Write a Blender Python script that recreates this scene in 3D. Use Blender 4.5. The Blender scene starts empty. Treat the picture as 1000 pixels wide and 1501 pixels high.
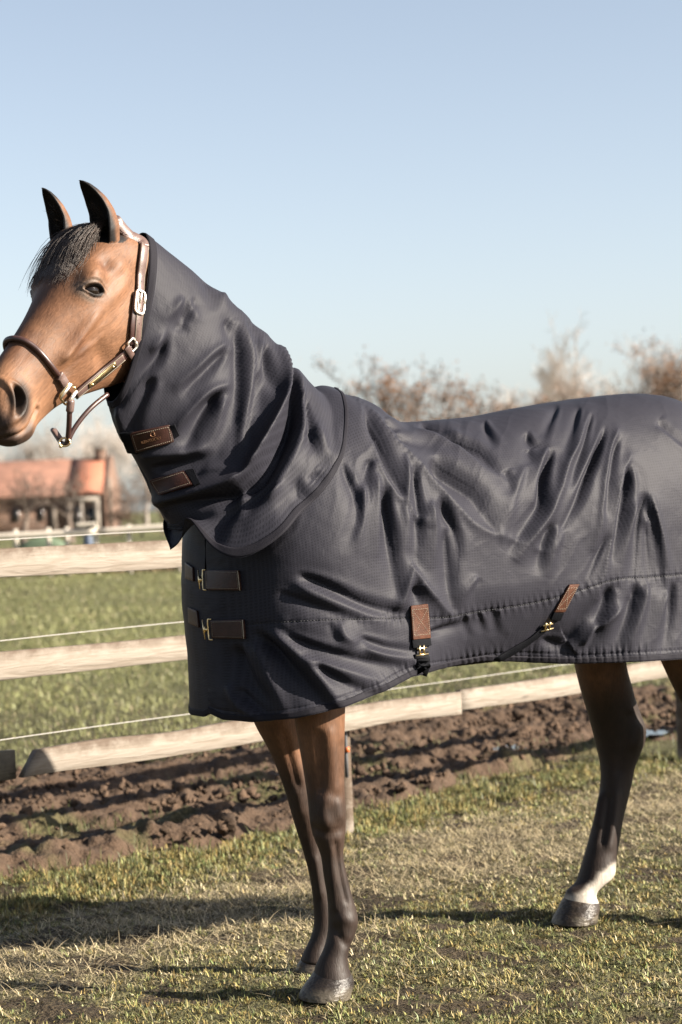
import bpy, math, random
import numpy as np
from mathutils import Vector, Matrix
from mathutils.bvhtree import BVHTree

random.seed(7); rng = np.random.default_rng(7)
scene = bpy.context.scene
COL = scene.collection
R = math.radians

# ------------------------------------------------------------------ camera, sky, sun, exposure
F = 3150.0                                   # focal length in pixels of the 1000 x 1501 photograph
TH = R(2.3); PD = math.atan(13.5 / F); CAM = np.array([0, 0, 1.35])
_r0 = np.array([1, 0, 0.]); _u0 = np.array([0, math.sin(PD), math.cos(PD)]); F0 = np.array([0, math.cos(PD), -math.sin(PD)])
CR = math.cos(TH) * _r0 - math.sin(TH) * _u0
CU = math.sin(TH) * _r0 + math.cos(TH) * _u0
cam_d = bpy.data.cameras.new('camera'); cam = bpy.data.objects.new('camera', cam_d); COL.objects.link(cam)
cam.matrix_world = Matrix(((CR[0], CU[0], -F0[0], CAM[0]), (CR[1], CU[1], -F0[1], CAM[1]), (CR[2], CU[2], -F0[2], CAM[2]), (0, 0, 0, 1)))
cam_d.sensor_fit = 'VERTICAL'; cam_d.sensor_height = 36; cam_d.sensor_width = 24; cam_d.lens = F / 1501 * 36
cam_d.clip_start = .1; cam_d.clip_end = 3000
cam_d.dof.use_dof = True; cam_d.dof.focus_distance = 5.85; cam_d.dof.aperture_fstop = 4.2
scene.camera = cam

SUN_EL = R(26.5); SUN_AZ = R(15.5)             # sun stands to the right and a little behind the camera
SUN = np.array([math.cos(SUN_EL) * math.cos(SUN_AZ), -math.cos(SUN_EL) * math.sin(SUN_AZ), math.sin(SUN_EL)])
world = bpy.data.worlds.new('World'); scene.world = world; world.use_nodes = True
wn = world.node_tree.nodes; wl = world.node_tree.links
sky = wn.new('ShaderNodeTexSky'); sky.sky_type = 'NISHITA'; sky.sun_disc = False
sky.sun_elevation = SUN_EL; sky.sun_rotation = math.atan2(SUN[0], SUN[1])
sky.air_density = 1.0; sky.dust_density = 1.4; sky.ozone_density = 1.6; sky.altitude = 0
wn['Background'].inputs['Strength'].default_value = .052
_bw = wn.new('ShaderNodeRGBToBW'); wl.new(sky.outputs['Color'], _bw.inputs[0])     # winter air: paler than the model's clear blue
_mx = wn.new('ShaderNodeMix'); _mx.data_type = 'RGBA'; _mx.inputs['Factor'].default_value = .48
_tn = wn.new('ShaderNodeVectorMath'); _tn.operation = 'SCALE'; _tn.inputs[0].default_value = (.97, 1.0, 1.09); wl.new(_bw.outputs[0], _tn.inputs['Scale'])
wl.new(sky.outputs['Color'], _mx.inputs['A']); wl.new(_tn.outputs[0], _mx.inputs['B']); wl.new(_mx.outputs['Result'], wn['Background'].inputs['Color'])
sun_d = bpy.data.lights.new('sun', 'SUN'); sun = bpy.data.objects.new('sun', sun_d); COL.objects.link(sun)
sun_d.energy = 5.0; sun_d.angle = R(.5); sun_d.color = (1, .9, .76)
sun.rotation_euler = Vector(SUN).to_track_quat('Z', 'Y').to_euler(); sun.location = (6, -4, 8)
vs = scene.view_settings
vs.view_transform = 'Standard'; vs.look = 'None'; vs.gamma = 1; vs.use_curve_mapping = False; vs.exposure = 2.05

# ------------------------------------------------------------------ helpers
HD = R(35); H = np.array([-math.cos(HD), -math.sin(HD), 0]); N = np.array([math.sin(HD), -math.cos(HD), 0])
C0 = np.array([-.11, 6.09, 0]); ZU = np.array([0, 0, 1.])   # horse: centre line through C0, heading H, its left side N

def proj(P):
    d = np.asarray(P, float) - CAM; z = d @ F0
    return np.stack([500 + F * (d @ CR) / z, 750.5 - F * (d @ CU) / z], -1)
def ray(px, py):
    return F0 + ((np.asarray(px, float) - 500) / F)[..., None] * CR + ((750.5 - np.asarray(py, float)) / F)[..., None] * CU
def unp(px, py, l=0.):                       # point seen at a pixel, on the plane a distance l to the left of the horse's centre plane
    d = ray(px, py); return CAM + d * (((C0 - CAM) @ N + np.asarray(l, float)) / (d @ N))[..., None]
def unpD(px, py, D):                         # the same at a distance D
    d = ray(px, py); return CAM + d * (np.asarray(D, float) / d[..., 1])[..., None]
def gnd(px, py, z=0.):
    d = ray(px, py); return CAM + d * ((z - CAM[2]) / d[..., 2])[..., None]
def spl(x, y):                               # natural cubic spline
    x = np.asarray(x, float); y = np.asarray(y, float); n = len(x); h = np.diff(x)
    A = np.eye(n); sh = (n,) + (1,) * (y.ndim - 1)
    b = np.zeros(y.shape)
    hh = h.reshape((-1,) + (1,) * (y.ndim - 1))
    dy = np.diff(y, axis=0) / hh
    for i in range(1, n - 1):
        A[i, i - 1] = h[i - 1]; A[i, i] = 2 * (h[i - 1] + h[i]); A[i, i + 1] = h[i]; b[i] = 6 * (dy[i] - dy[i - 1])
    M = np.linalg.solve(A, b.reshape(n, -1)).reshape(y.shape)
    def f(t):
        t = np.asarray(t, float); i = np.clip(np.searchsorted(x, t) - 1, 0, n - 2)
        e = (1,) * (y.ndim - 1); q = lambda a: a.reshape(a.shape + e)
        tt = np.clip(t, x[0], x[-1]); a = q(x[i + 1] - tt); c = q(tt - x[i]); k = q(h[i])
        return (M[i] * a ** 3 + M[i + 1] * c ** 3) / (6 * k) + (y[i] / k - M[i] * k / 6) * a + (y[i + 1] / k - M[i + 1] * k / 6) * c
    return f
def tab(xs, ys): 
    f = spl(xs, ys); return f
def path(pts, n):                            # smooth path through points, n samples
    pts = np.asarray(pts, float)
    if len(pts) == 2: return pts[0] + (pts[1] - pts[0]) * np.linspace(0, 1, n)[:, None]
    t = np.r_[0, np.cumsum(np.sqrt(np.linalg.norm(np.diff(pts, axis=0), axis=1)) + 1e-9)]
    return spl(t, pts)(np.linspace(0, t[-1], n))
def sstep(a, b, x):
    t = np.clip((x - a) / (b - a), 0, 1); return t * t * (3 - 2 * t)
def hash2(i, j, s):
    v = np.sin(i * 127.1 + j * 311.7 + s * 74.7) * 43758.5453; return v - np.floor(v)
def vn(x, y, s=0):
    i = np.floor(x); j = np.floor(y); u = x - i; v = y - j; u = u * u * (3 - 2 * u); v = v * v * (3 - 2 * v)
    return (hash2(i, j, s) * (1 - u) + hash2(i + 1, j, s) * u) * (1 - v) + (hash2(i, j + 1, s) * (1 - u) + hash2(i + 1, j + 1, s) * u) * v
def fbm(x, y, o=4, s=0):
    a = 0; k = .5; t = 0
    for q in range(o): a = a + k * vn(x, y, s + q * 13); t += k; k *= .5; x = x * 2.03 + 5.1; y = y * 2.03 + 1.7
    return a / t
def vn3(p, f, s=0): 
    return (vn(p[:, 0] * f + p[:, 2] * f * .37, p[:, 1] * f + p[:, 2] * f * .61, s) + vn(p[:, 2] * f, p[:, 0] * f * .7 + p[:, 1] * f * .7, s + 5)) / 2

ALB = .60                                      # one scale for all base colours
def mesh(name, V, faces, smooth=True, colors=None, uv=None):
    V = np.asarray(V, np.float32); me = bpy.data.meshes.new(name)
    if not isinstance(faces, (list, tuple)): faces = [faces]
    fl = [np.asarray(f, np.int32) for f in faces if len(f)]
    me.vertices.add(len(V)); me.vertices.foreach_set('co', V.ravel())
    tot = sum(f.size for f in fl); me.loops.add(tot)
    li = np.concatenate([f.ravel() for f in fl]); me.loops.foreach_set('vertex_index', li)
    ls = []; o = 0
    for f in fl: ls.append(o + np.arange(len(f)) * f.shape[1]); o += f.size
    ls = np.concatenate(ls).astype(np.int32); me.polygons.add(len(ls)); me.polygons.foreach_set('loop_start', ls)
    if smooth: me.polygons.foreach_set('use_smooth', np.ones(len(ls), bool))
    if colors is not None:
        ca = me.color_attributes.new('tint', 'FLOAT_COLOR', 'POINT')
        c4 = np.ones((len(V), 4), np.float32); c4[:, :3] = np.asarray(colors) * ALB; ca.data.foreach_set('color', c4.ravel())
    if uv is not None:
        ul = me.uv_layers.new(name='UVMap'); ul.data.foreach_set('uv', np.asarray(uv, np.float32)[li].ravel())
    me.update(calc_edges=True); return me
def link(name, me, m, parent=None):
    o = bpy.data.objects.new(name, me); COL.objects.link(o)
    if m is not None and len(me.materials) == 0: me.materials.append(m)
    if parent is not None:
        o.parent = parent; o.matrix_parent_inverse = parent.matrix_world.inverted()
    return o
def thing(name, label, cat, loc=(0, 0, 0), group=None):
    o = bpy.data.objects.new(name, None); COL.objects.link(o); o.location = loc; o.empty_display_size = .1
    o['label'] = label; o['category'] = cat
    if group: o['group'] = group
    o.matrix_world = Matrix.Translation(Vector([float(c) for c in loc])); return o
def tag(o, label, cat, group=None):
    o['label'] = label; o['category'] = cat
    if group: o['group'] = group
    return o
def gridf(nu, nv, wu=False, wv=False):
    i = np.arange(nu if wu else nu - 1)[:, None]; j = np.arange(nv if wv else nv - 1)[None, :]
    i2 = (i + 1) % nu; j2 = (j + 1) % nv
    return np.stack(np.broadcast_arrays(i * nv + j, i2 * nv + j, i2 * nv + j2, i * nv + j2), -1).reshape(-1, 4)
def closed(rings):                            # loft of rings (k, m, 3) with end caps, faces outward
    rings = np.asarray(rings); k, m, _ = rings.shape; V = rings.reshape(-1, 3); q = gridf(k, m, False, True)
    V = np.vstack([V, rings[0].mean(0), rings[-1].mean(0)]); a = np.arange(m); b = (a + 1) % m
    t = np.vstack([np.stack([np.full(m, k * m), b, a], 1)[:, [0, 2, 1]], np.stack([np.full(m, k * m + 1), (k - 1) * m + b, (k - 1) * m + a], 1)[:, [0, 1, 2]]])
    c = V.mean(0); tr = np.vstack([q[:, [0, 1, 2]], q[:, [0, 2, 3]]]); P = V - c
    vol = np.einsum('ij,ij->i', P[tr[:, 0]], np.cross(P[tr[:, 1]], P[tr[:, 2]])).sum()
    if vol < 0: q = q[:, ::-1]; 
    # caps must match the side winding
    e = {(int(x[0]), int(x[1])) for x in q[:2 * m]} | {(int(x[1]), int(x[2])) for x in q[:2 * m]} | {(int(x[2]), int(x[3])) for x in q[:2 * m]} | {(int(x[3]), int(x[0])) for x in q[:2 * m]}
    t0 = np.stack([np.full(m, k * m), a, b], 1)
    if (0, 1) in e: t0 = t0[:, [0, 2, 1]]
    ql = q[-m:]; e = set()
    for x in ql: e |= {(int(x[0]), int(x[1])), (int(x[1]), int(x[2])), (int(x[2]), int(x[3])), (int(x[3]), int(x[0]))}
    o = (k - 1) * m; t1 = np.stack([np.full(m, k * m + 1), o + a, o + b], 1)
    if (o, o + 1) in e: t1 = t1[:, [0, 2, 1]]
    return V, [q, np.vstack([t0, t1])]
def tube(pts, r, m=8, ratio=1., up=None):     # round or flat tube along a path, closed ends
    P = np.asarray(pts, float); n = len(P); r = np.broadcast_to(np.asarray(r, float), (n,))
    T = np.gradient(P, axis=0); T /= np.linalg.norm(T, axis=1)[:, None] + 1e-12
    if up is None: 
        u = np.array([0, 0, 1.]) if abs(T[0, 2]) < .9 else np.array([1., 0, 0]); U = np.zeros_like(P)
        u = u - T[0] * (u @ T[0])
        for i in range(n):
            u = u - T[i] * (u @ T[i]); u /= np.linalg.norm(u); U[i] = u
    else:
        U = np.broadcast_to(np.asarray(up, float), P.shape); U = U - T * (U * T).sum(1)[:, None]; U = U / (np.linalg.norm(U, axis=1)[:, None] + 1e-12)
    B = np.cross(T, U); a = np.arange(m) * 2 * math.pi / m
    return closed(P[:, None] + r[:, None, None] * (np.cos(a)[None, :, None] * B[:, None] + ratio * np.sin(a)[None, :, None] * U[:, None]))
def ribbon(P, nrm, w, th, bev=.25):           # flat strap: path, normals, half width, thickness
    P = np.asarray(P, float); n = len(P); w = np.broadcast_to(np.asarray(w, float), (n,))
    T = np.gradient(P, axis=0); T /= np.linalg.norm(T, axis=1)[:, None] + 1e-12
    U = np.broadcast_to(np.asarray(nrm, float), P.shape); U = U - T * (U * T).sum(1)[:, None]; U = U / (np.linalg.norm(U, axis=1)[:, None] + 1e-12)
    B = np.cross(U, T); c = th * bev
    sec = [(-1, 0, 0), (-1, 0, th - c), (-1, c, th), (1, -c, th), (1, 0, th - c), (1, 0, 0)]
    return closed(np.stack([P + B * (w * s + o)[:, None] + U * z for s, o, z in sec], 1))
def box(lo, hi, A=None, o=(0, 0, 0)):         # box between two corners in a frame A (rows) at o
    lo = np.array(lo, float); hi = np.array(hi, float)
    c = np.array([[x, y, z] for x in (0, 1) for y in (0, 1) for z in (0, 1)]) * (hi - lo) + lo
    if A is not None: c = c @ np.asarray(A, float)
    return c + np.array(o, float), [np.array([[0, 1, 3, 2], [4, 6, 7, 5], [0, 4, 5, 1], [2, 3, 7, 6], [0, 2, 6, 4], [1, 5, 7, 3]])]
def join(parts):
    Vs = []; fs = {}; o = 0
    for V, fl in parts:
        if not isinstance(fl, (list, tuple)): fl = [fl]
        Vs.append(V)
        for f in fl:
            f = np.asarray(f); fs.setdefault(f.shape[1], []).append(f + o)
        o += len(V)
    return np.vstack(Vs), [np.vstack(v) for v in fs.values()]
def add(name, VF, m, parent=None, smooth=True, colors=None):
    return link(name, mesh(name, VF[0], VF[1], smooth, colors), m, parent)

def mat(name, base=(.5, .5, .5), rough=.6, metal=0, tint=False, noise=None, bump=None, spec=.5, coords='Object', extra=None):
    """noise = (scale, detail, (dark factor, light factor)), bump = (scale, distance, detail, stretch)"""
    m = bpy.data.materials.new(name); m.use_nodes = True; t = m.node_tree; n = t.nodes; b = n['Principled BSDF']
    b.inputs['Roughness'].default_value = rough; b.inputs['Metallic'].default_value = metal
    b.inputs['Specular IOR Level'].default_value = spec
    tc = n.new('ShaderNodeTexCoord')
    if tint:
        a = n.new('ShaderNodeAttribute'); a.attribute_name = 'tint'; cout = a.outputs['Color']
    else:
        rgb = n.new('ShaderNodeRGB'); rgb.outputs[0].default_value = (*(np.array(base) * (1 if metal > .5 else ALB)), 1); cout = rgb.outputs[0]
    if noise:
        nz = n.new('ShaderNodeTexNoise'); nz.inputs['Scale'].default_value = noise[0]; nz.inputs['Detail'].default_value = noise[1]
        t.links.new(tc.outputs[coords], nz.inputs['Vector'])
        mr = n.new('ShaderNodeMapRange'); mr.inputs['From Min'].default_value = .3; mr.inputs['From Max'].default_value = .7
        mr.inputs['To Min'].default_value = noise[2][0]; mr.inputs['To Max'].default_value = noise[2][1]
        t.links.new(nz.outputs['Fac'], mr.inputs['Value'])
        mx = n.new('ShaderNodeVectorMath'); mx.operation = 'SCALE'
        t.links.new(cout, mx.inputs[0]); t.links.new(mr.outputs[0], mx.inputs['Scale']); cout = mx.outputs[0]
    t.links.new(cout, b.inputs['Base Color'])
    if bump:
        nb = n.new('ShaderNodeTexNoise'); nb.inputs['Scale'].default_value = bump[0]; nb.inputs['Detail'].default_value = bump[2]
        mp = n.new('ShaderNodeMapping'); mp.inputs['Scale'].default_value = bump[3] if len(bump) > 3 else (1, 1, 1)
        t.links.new(tc.outputs[coords], mp.inputs['Vector']); t.links.new(mp.outputs[0], nb.inputs['Vector'])
        bp = n.new('ShaderNodeBump'); bp.inputs['Distance'].default_value = bump[1]; bp.inputs['Strength'].default_value = 1
        t.links.new(nb.outputs['Fac'], bp.inputs['Height']); t.links.new(bp.outputs[0], b.inputs['Normal'])
    if extra: extra(m, t, n, b, tc)
    return m

def fabric_nodes(m, t, n, b, tc):             # ripstop weave in the cloth's own coordinates (metres)
    uv = n.new('ShaderNodeUVMap'); uv.uv_map = 'UVMap'
    sp = n.new('ShaderNodeSeparateXYZ'); t.links.new(uv.outputs[0], sp.inputs[0])
    hs = []
    for ax, k in ((0, 640.), (1, 760.)):
        mu = n.new('ShaderNodeMath'); mu.operation = 'MULTIPLY'; mu.inputs[1].default_value = k; t.links.new(sp.outputs[ax], mu.inputs[0])
        si = n.new('ShaderNodeMath'); si.operation = 'SINE'; t.links.new(mu.outputs[0], si.inputs[0]); hs.append(si)
    mn = n.new('ShaderNodeMath'); mn.operation = 'MAXIMUM'; t.links.new(hs[0].outputs[0], mn.inputs[0]); t.links.new(hs[1].outputs[0], mn.inputs[1])
    nz = n.new('ShaderNodeTexNoise'); nz.inputs['Scale'].default_value = 420; nz.inputs['Detail'].default_value = 2
    t.links.new(uv.outputs[0], nz.inputs['Vector'])
    nz2 = n.new('ShaderNodeTexNoise'); nz2.inputs['Scale'].default_value = 34; nz2.inputs['Detail'].default_value = 3; nz2.inputs['Distortion'].default_value = .6
    t.links.new(uv.outputs[0], nz2.inputs['Vector'])
    ad = n.new('ShaderNodeMath'); ad.operation = 'MULTIPLY_ADD'; ad.inputs[1].default_value = .25; t.links.new(mn.outputs[0], ad.inputs[0]); t.links.new(nz.outputs['Fac'], ad.inputs[2])
    bp = n.new('ShaderNodeBump'); bp.inputs['Distance'].default_value = .00028; bp.inputs['Strength'].default_value = .6; t.links.new(ad.outputs[0], bp.inputs['Height'])
    bp2 = n.new('ShaderNodeBump'); bp2.inputs['Distance'].default_value = .004; bp2.inputs['Strength'].default_value = .3; t.links.new(nz2.outputs['Fac'], bp2.inputs['Height'])
    t.links.new(bp2.outputs[0], bp.inputs['Normal']); t.links.new(bp.outputs[0], b.inputs['Normal'])
    mr = n.new('ShaderNodeMapRange'); mr.inputs['To Min'].default_value = .5; mr.inputs['To Max'].default_value = 1.5; t.links.new(ad.outputs[0], mr.inputs['Value'])
    sc = n.new('ShaderNodeVectorMath'); sc.operation = 'SCALE'; l = b.inputs['Base Color'].links[0].from_socket
    t.links.new(l, sc.inputs[0]); t.links.new(mr.outputs[0], sc.inputs['Scale']); t.links.new(sc.outputs[0], b.inputs['Base Color'])
    pass

def wood_nodes(m, t, n, b, tc):               # sawn boards: grain along x, weathered grey-brown stains along the upper edge
    mp = n.new('ShaderNodeMapping'); mp.inputs['Scale'].default_value = (2.2, 26, 26); t.links.new(tc.outputs['Object'], mp.inputs[0])
    nz = n.new('ShaderNodeTexNoise'); nz.inputs['Scale'].default_value = 2.5; nz.inputs['Detail'].default_value = 6; nz.inputs['Distortion'].default_value = 1.2; t.links.new(mp.outputs[0], nz.inputs['Vector'])
    r1 = n.new('ShaderNodeValToRGB'); r1.color_ramp.elements[0].position = .3; r1.color_ramp.elements[0].color = (.132, .107, .082, 1); r1.color_ramp.elements[1].position = .62; r1.color_ramp.elements[1].color = (.185, .160, .133, 1)
    t.links.new(nz.outputs['Fac'], r1.inputs['Fac'])
    n2 = n.new('ShaderNodeTexNoise'); n2.inputs['Scale'].default_value = 14; n2.inputs['Detail'].default_value = 5; n2.inputs['Roughness'].default_value = .7; t.links.new(tc.outputs['Object'], n2.inputs['Vector'])
    sp = n.new('ShaderNodeSeparateXYZ'); t.links.new(tc.outputs['Object'], sp.inputs[0])
    mz = n.new('ShaderNodeMapRange'); mz.inputs['From Min'].default_value = -.03; mz.inputs['From Max'].default_value = .055; mz.inputs['To Min'].default_value = 0; mz.inputs['To Max'].default_value = .55; t.links.new(sp.outputs[2], mz.inputs['Value'])
    mu = n.new('ShaderNodeMath'); mu.operation = 'MULTIPLY'; t.links.new(n2.outputs['Fac'], mu.inputs[0]); t.links.new(mz.outputs[0], mu.inputs[1])
    m2 = n.new('ShaderNodeMapRange'); m2.inputs['From Min'].default_value = .10; m2.inputs['From Max'].default_value = .27; t.links.new(mu.outputs[0], m2.inputs['Value'])
    mi = n.new('ShaderNodeMix'); mi.data_type = 'RGBA'; t.links.new(m2.outputs[0], mi.inputs['Factor']); t.links.new(r1.outputs[0], mi.inputs['A']); mi.inputs['B'].default_value = (.06, .039, .024, 1)
    vo = n.new('ShaderNodeTexVoronoi'); vo.inputs['Scale'].default_value = 3.1; mp2 = n.new('ShaderNodeMapping'); mp2.inputs['Scale'].default_value = (.8, 3, 3); t.links.new(tc.outputs['Object'], mp2.inputs[0]); t.links.new(mp2.outputs[0], vo.inputs['Vector'])
    m3 = n.new('ShaderNodeMapRange'); m3.inputs['From Min'].default_value = .03; m3.inputs['From Max'].default_value = .1; m3.inputs['To Min'].default_value = .5; m3.inputs['To Max'].default_value = 1; t.links.new(vo.outputs['Distance'], m3.inputs['Value'])
    sc = n.new('ShaderNodeVectorMath'); sc.operation = 'SCALE'; t.links.new(mi.outputs['Result'], sc.inputs[0]); t.links.new(m3.outputs[0], sc.inputs['Scale']); t.links.new(sc.outputs[0], b.inputs['Base Color'])
    bp = n.new('ShaderNodeBump'); bp.inputs['Distance'].default_value = .004; t.links.new(nz.outputs['Fac'], bp.inputs['Height']); t.links.new(bp.outputs[0], b.inputs['Normal'])

M = {}
M['wood'] = mat('sawn_wood', (.6, .5, .38), .8, extra=wood_nodes)
M['shadewood'] = mat('shadow_dark_wood', (.10, .085, .06), .85, noise=(30, 5, (.6, 1.3)), bump=(40, .004, 4, (.2, 3, 3)))  # rail wood with shadow put into its dark base colour
M['farwood'] = mat('pale_wood', (.66, .59, .50), .8, noise=(3, 4, (.8, 1.1)))
M['grass'] = mat('grass_blades', tint=True, rough=.55, spec=.3)
M['turf'] = mat('turf_soil', tint=True, rough=.9, noise=(60, 6, (.55, 1.35)), bump=(75, .05, 6), spec=.2)
M['soil'] = mat('churned_soil', tint=True, rough=.9, noise=(45, 6, (.75, 1.2)), bump=(70, .012, 6), spec=.25)
def coat_nodes(m, t, n, b, tc):               # short hair lying along the body: streaks follow the stored hair flow
    a = n.new('ShaderNodeAttribute'); a.attribute_name = 'flow'
    z1 = n.new('ShaderNodeTexNoise'); z1.inputs['Scale'].default_value = 1; z1.inputs['Detail'].default_value = 3; z1.inputs['Distortion'].default_value = .5; t.links.new(a.outputs['Vector'], z1.inputs['Vector'])
    mr = n.new('ShaderNodeMapRange'); mr.inputs['From Min'].default_value = .25; mr.inputs['From Max'].default_value = .75; mr.inputs['To Min'].default_value = .76; mr.inputs['To Max'].default_value = 1.25; t.links.new(z1.outputs['Fac'], mr.inputs['Value'])
    sc = n.new('ShaderNodeVectorMath'); sc.operation = 'SCALE'; t.links.new(b.inputs['Base Color'].links[0].from_socket, sc.inputs[0]); t.links.new(mr.outputs[0], sc.inputs['Scale']); t.links.new(sc.outputs[0], b.inputs['Base Color'])
    bp = n.new('ShaderNodeBump'); bp.inputs['Distance'].default_value = .0012; bp.inputs['Strength'].default_value = .8; t.links.new(z1.outputs['Fac'], bp.inputs['Height']); t.links.new(bp.outputs[0], b.inputs['Normal'])
    r2 = n.new('ShaderNodeMapRange'); r2.inputs['To Min'].default_value = .46; r2.inputs['To Max'].default_value = .74; t.links.new(z1.outputs['Fac'], r2.inputs['Value']); t.links.new(r2.outputs[0], b.inputs['Roughness'])
M['coat'] = mat('bay_coat', tint=True, rough=.56, noise=(30, 8, (.82, 1.18)), spec=.27, extra=coat_nodes)
M['rug'] = mat('navy_ripstop', (.0258, .0254, .0338), .57, spec=.1, extra=fabric_nodes)
M['lining'] = mat('navy_webbing', (.005, .0055, .008), .7, spec=.08, bump=(300, .001, 2))
M['binding'] = mat('dark_binding', (.020, .019, .025), .7, spec=.08, bump=(500, .0008, 2))
M['thread'] = mat('cream_thread', (.34, .29, .22), .8)
M['darkthread'] = mat('dark_thread', (.015, .016, .02), .8)
M['leather'] = mat('brown_leather', (.042, .016, .011), .42, spec=.25, noise=(40, 4, (.7, 1.3)), bump=(260, .0008, 3))
M['tan'] = mat('tan_leather', (.085, .033, .018), .6, spec=.15, noise=(60, 5, (.65, 1.3)), bump=(260, .0012, 3))
M['halter'] = mat('halter_leather', (.15, .095, .082), .4, noise=(60, 4, (.8, 1.2)), bump=(300, .0006, 3))
M['halterdark'] = mat('halter_edge', (.055, .024, .02), .4, noise=(60, 4, (.8, 1.2)))
M['brass'] = mat('brass', (.72, .55, .30), .28, 1)
M['nickel'] = mat('pale_metal', (.85, .80, .72), .42, .9)
M['horn'] = mat('hoof_horn', tint=True, spec=.3, rough=.42, noise=(40, 6, (.6, 1.35)), bump=(60, .004, 5, (1, 1, 2)))
M['eye'] = mat('eye', (.010, .006, .004), .03, spec=.3)
M['hair'] = mat('dark_hair', tint=True, rough=.45, spec=.45)
M['rope'] = mat('white_rope', (.42, .40, .37), .6)
M['rubber'] = mat('grey_cable', (.09, .09, .095), .6)
M['orange'] = mat('orange_plastic', (.7, .16, .03), .5)
M['puddle'] = mat('muddy_water', (.06, .055, .05), .06, spec=.6)
M['bark'] = mat('bark', (.16, .12, .095), .9, noise=(6, 4, (.7, 1.3)))
M['palebark'] = mat('pale_twigs', (.60, .52, .46), .9, noise=(3, 3, (.8, 1.2)))
M['leaf'] = mat('dry_leaves', tint=True, rough=.8, spec=.2)

# ------------------------------------------------------------------ ground and soil
FA = np.array([.677, .736, 0]); FB = np.array([-.736, .677, 0]); FO = np.array([-1.2, 7.57, 0])   # fence: along, away, foot seen at the left edge
def fab(x, y): 
    return (x - FO[0]) * FA[0] + (y - FO[1]) * FA[1], (x - FO[0]) * FB[0] + (y - FO[1]) * FB[1]
def soil_edges(a):
    near = .55 + .16 * (fbm(a * .9, a * 0 + 3, 3, 31) - .5) * 2 - .22 * np.exp(-((a - 1.9) / 1.2) ** 2) + .1 * sstep(3, 5, a)
    far = 2.75 + .3 * (fbm(a * 1.1, a * 0 + 9, 3, 37) - .5) * 2
    return near, far
def soilmask(x, y):
    a, b = fab(x, y); w = .16 * (fbm(x * 5, y * 5, 3, 41) - .5) * 2; n, f = soil_edges(a)
    return sstep(-.05, .12, b + w - n) * (1 - sstep(-.1, .15, b + w - f))
def ground_h(x, y):
    h = .05 * (fbm(x * .8, y * .8, 3, 1) - .5) + .045 * (fbm(x * 4, y * 4, 4, 2) - .5) + .02 * (fbm(x * 14, y * 14, 3, 3) - .5)
    near = np.exp(-((np.hypot(x + .2, y - 6.1)) / 6) ** 2)
    far = sstep(14, 40, y)
    return h * (1 - .6 * far) - .02
GREEN = np.array([.085, .092, .030]); STRAW = np.array([.40, .325, .20]); EARTH = np.array([.075, .052, .032])
def dryness(x, y):                            # where the turf is bleached and strawy
    a, b = fab(x, y)
    band = np.exp(-((b + .75) / .62) ** 2)
    lush = np.exp(-((b - .12) / .28) ** 2)
    d = .27 + .5 * band * (.4 + fbm(x * 1.1, y * 1.1, 3, 11)) - .55 * lush + .7 * (fbm(x * 2.2, y * 2.2, 4, 12) - .5)
    return np.clip(np.where(b > 2.4, .16 + .5 * (fbm(x * .5, y * .5, 3, 15) - .5), d), 0, 1)
def axis(lo, hi, st, ext, g=1.35):
    a = list(np.arange(lo, hi, st)); d = st; x = a[-1]
    while x < ext[1]: d *= g; x += d; a.append(x)
    d = st; x = lo; pre = []
    while x > ext[0]: d *= g; x -= d; pre.append(x)
    return np.array(pre[::-1] + a)
gx = axis(-2.6, 3.2, .02, (-900, 900)); gy = axis(4.3, 11.2, .02, (-60, 1500), 1.25)
X, Y = np.meshgrid(gx, gy, indexing='ij'); x = X.ravel(); y = Y.ravel()
dr = dryness(x, y); sm = soilmask(x, y); bare = sstep(.56, .66, fbm(x * 7, y * 7, 4, 21)) * .9
cg = np.array([.12, .118, .048]) * (1 - dr)[:, None] + np.array([.2, .165, .1]) * dr[:, None]
cg = cg * (1 - bare)[:, None] + EARTH * bare[:, None]
fr = sstep(12, 22, y)[:, None]; mead = (np.array([.17, .175, .072]) * (.75 + .5 * fbm(x * .7, y * .35, 4, 25))[:, None])
cg = cg * (1 - fr) + mead * fr
cg = cg * (1 - sm)[:, None] + np.array([.085, .054, .034]) * sm[:, None]
o = link('ground', mesh('ground', np.stack([x, y, ground_h(x, y) - .05 * sm], 1), gridf(len(gx), len(gy))[:, ::-1], True, cg), M['turf'])
o['kind'] = 'structure'

# churned strip behind the fence: clods, ruts
sa = np.arange(-2.2, 7.6, .02); sb = np.arange(-.15, 3.3, .018); A_, B_ = np.meshgrid(sa, sb, indexing='ij'); a = A_.ravel(); b = B_.ravel()
sx = FO[0] + a * FA[0] + b * FB[0]; sy = FO[1] + a * FA[1] + b * FB[1]
smk = soilmask(sx, sy)
cl = np.maximum(0, fbm(sx * 9, sy * 9, 4, 51) - .48) * .09 + np.abs(fbm(sx * 4, sy * 4, 3, 52) - .5) * .055 + np.maximum(0, vn(sx * 24, sy * 24, 53) - .45) * .06 + .03 * np.abs(vn(sx * 40, sy * 40, 54) - .5)
rut = -.036 * np.sin((b - .80) / .77 * 2 * math.pi + 1.1 * (fbm(sx * 1.5, sy * 1.5, 2, 55) - .5)) 
hz = ground_h(sx, sy) * .5 + (cl + rut - .02) * smk - .07 * (1 - smk) + .012 * smk
cs = np.array([.092, .058, .037]) * (.7 + .6 * fbm(sx * 6, sy * 6, 4, 57))[:, None]
gr = (sstep(.6, .72, fbm(sx * 2.3, sy * 2.3, 4, 58)) * .5)[:, None]; cs = cs * (1 - gr) + np.array([.12, .12, .045]) * gr
o = link('soil_strip', mesh('soil_strip', np.stack([sx, sy, hz], 1), gridf(len(sa), len(sb)), True, cs), M['soil']); o['kind'] = 'structure'
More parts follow.
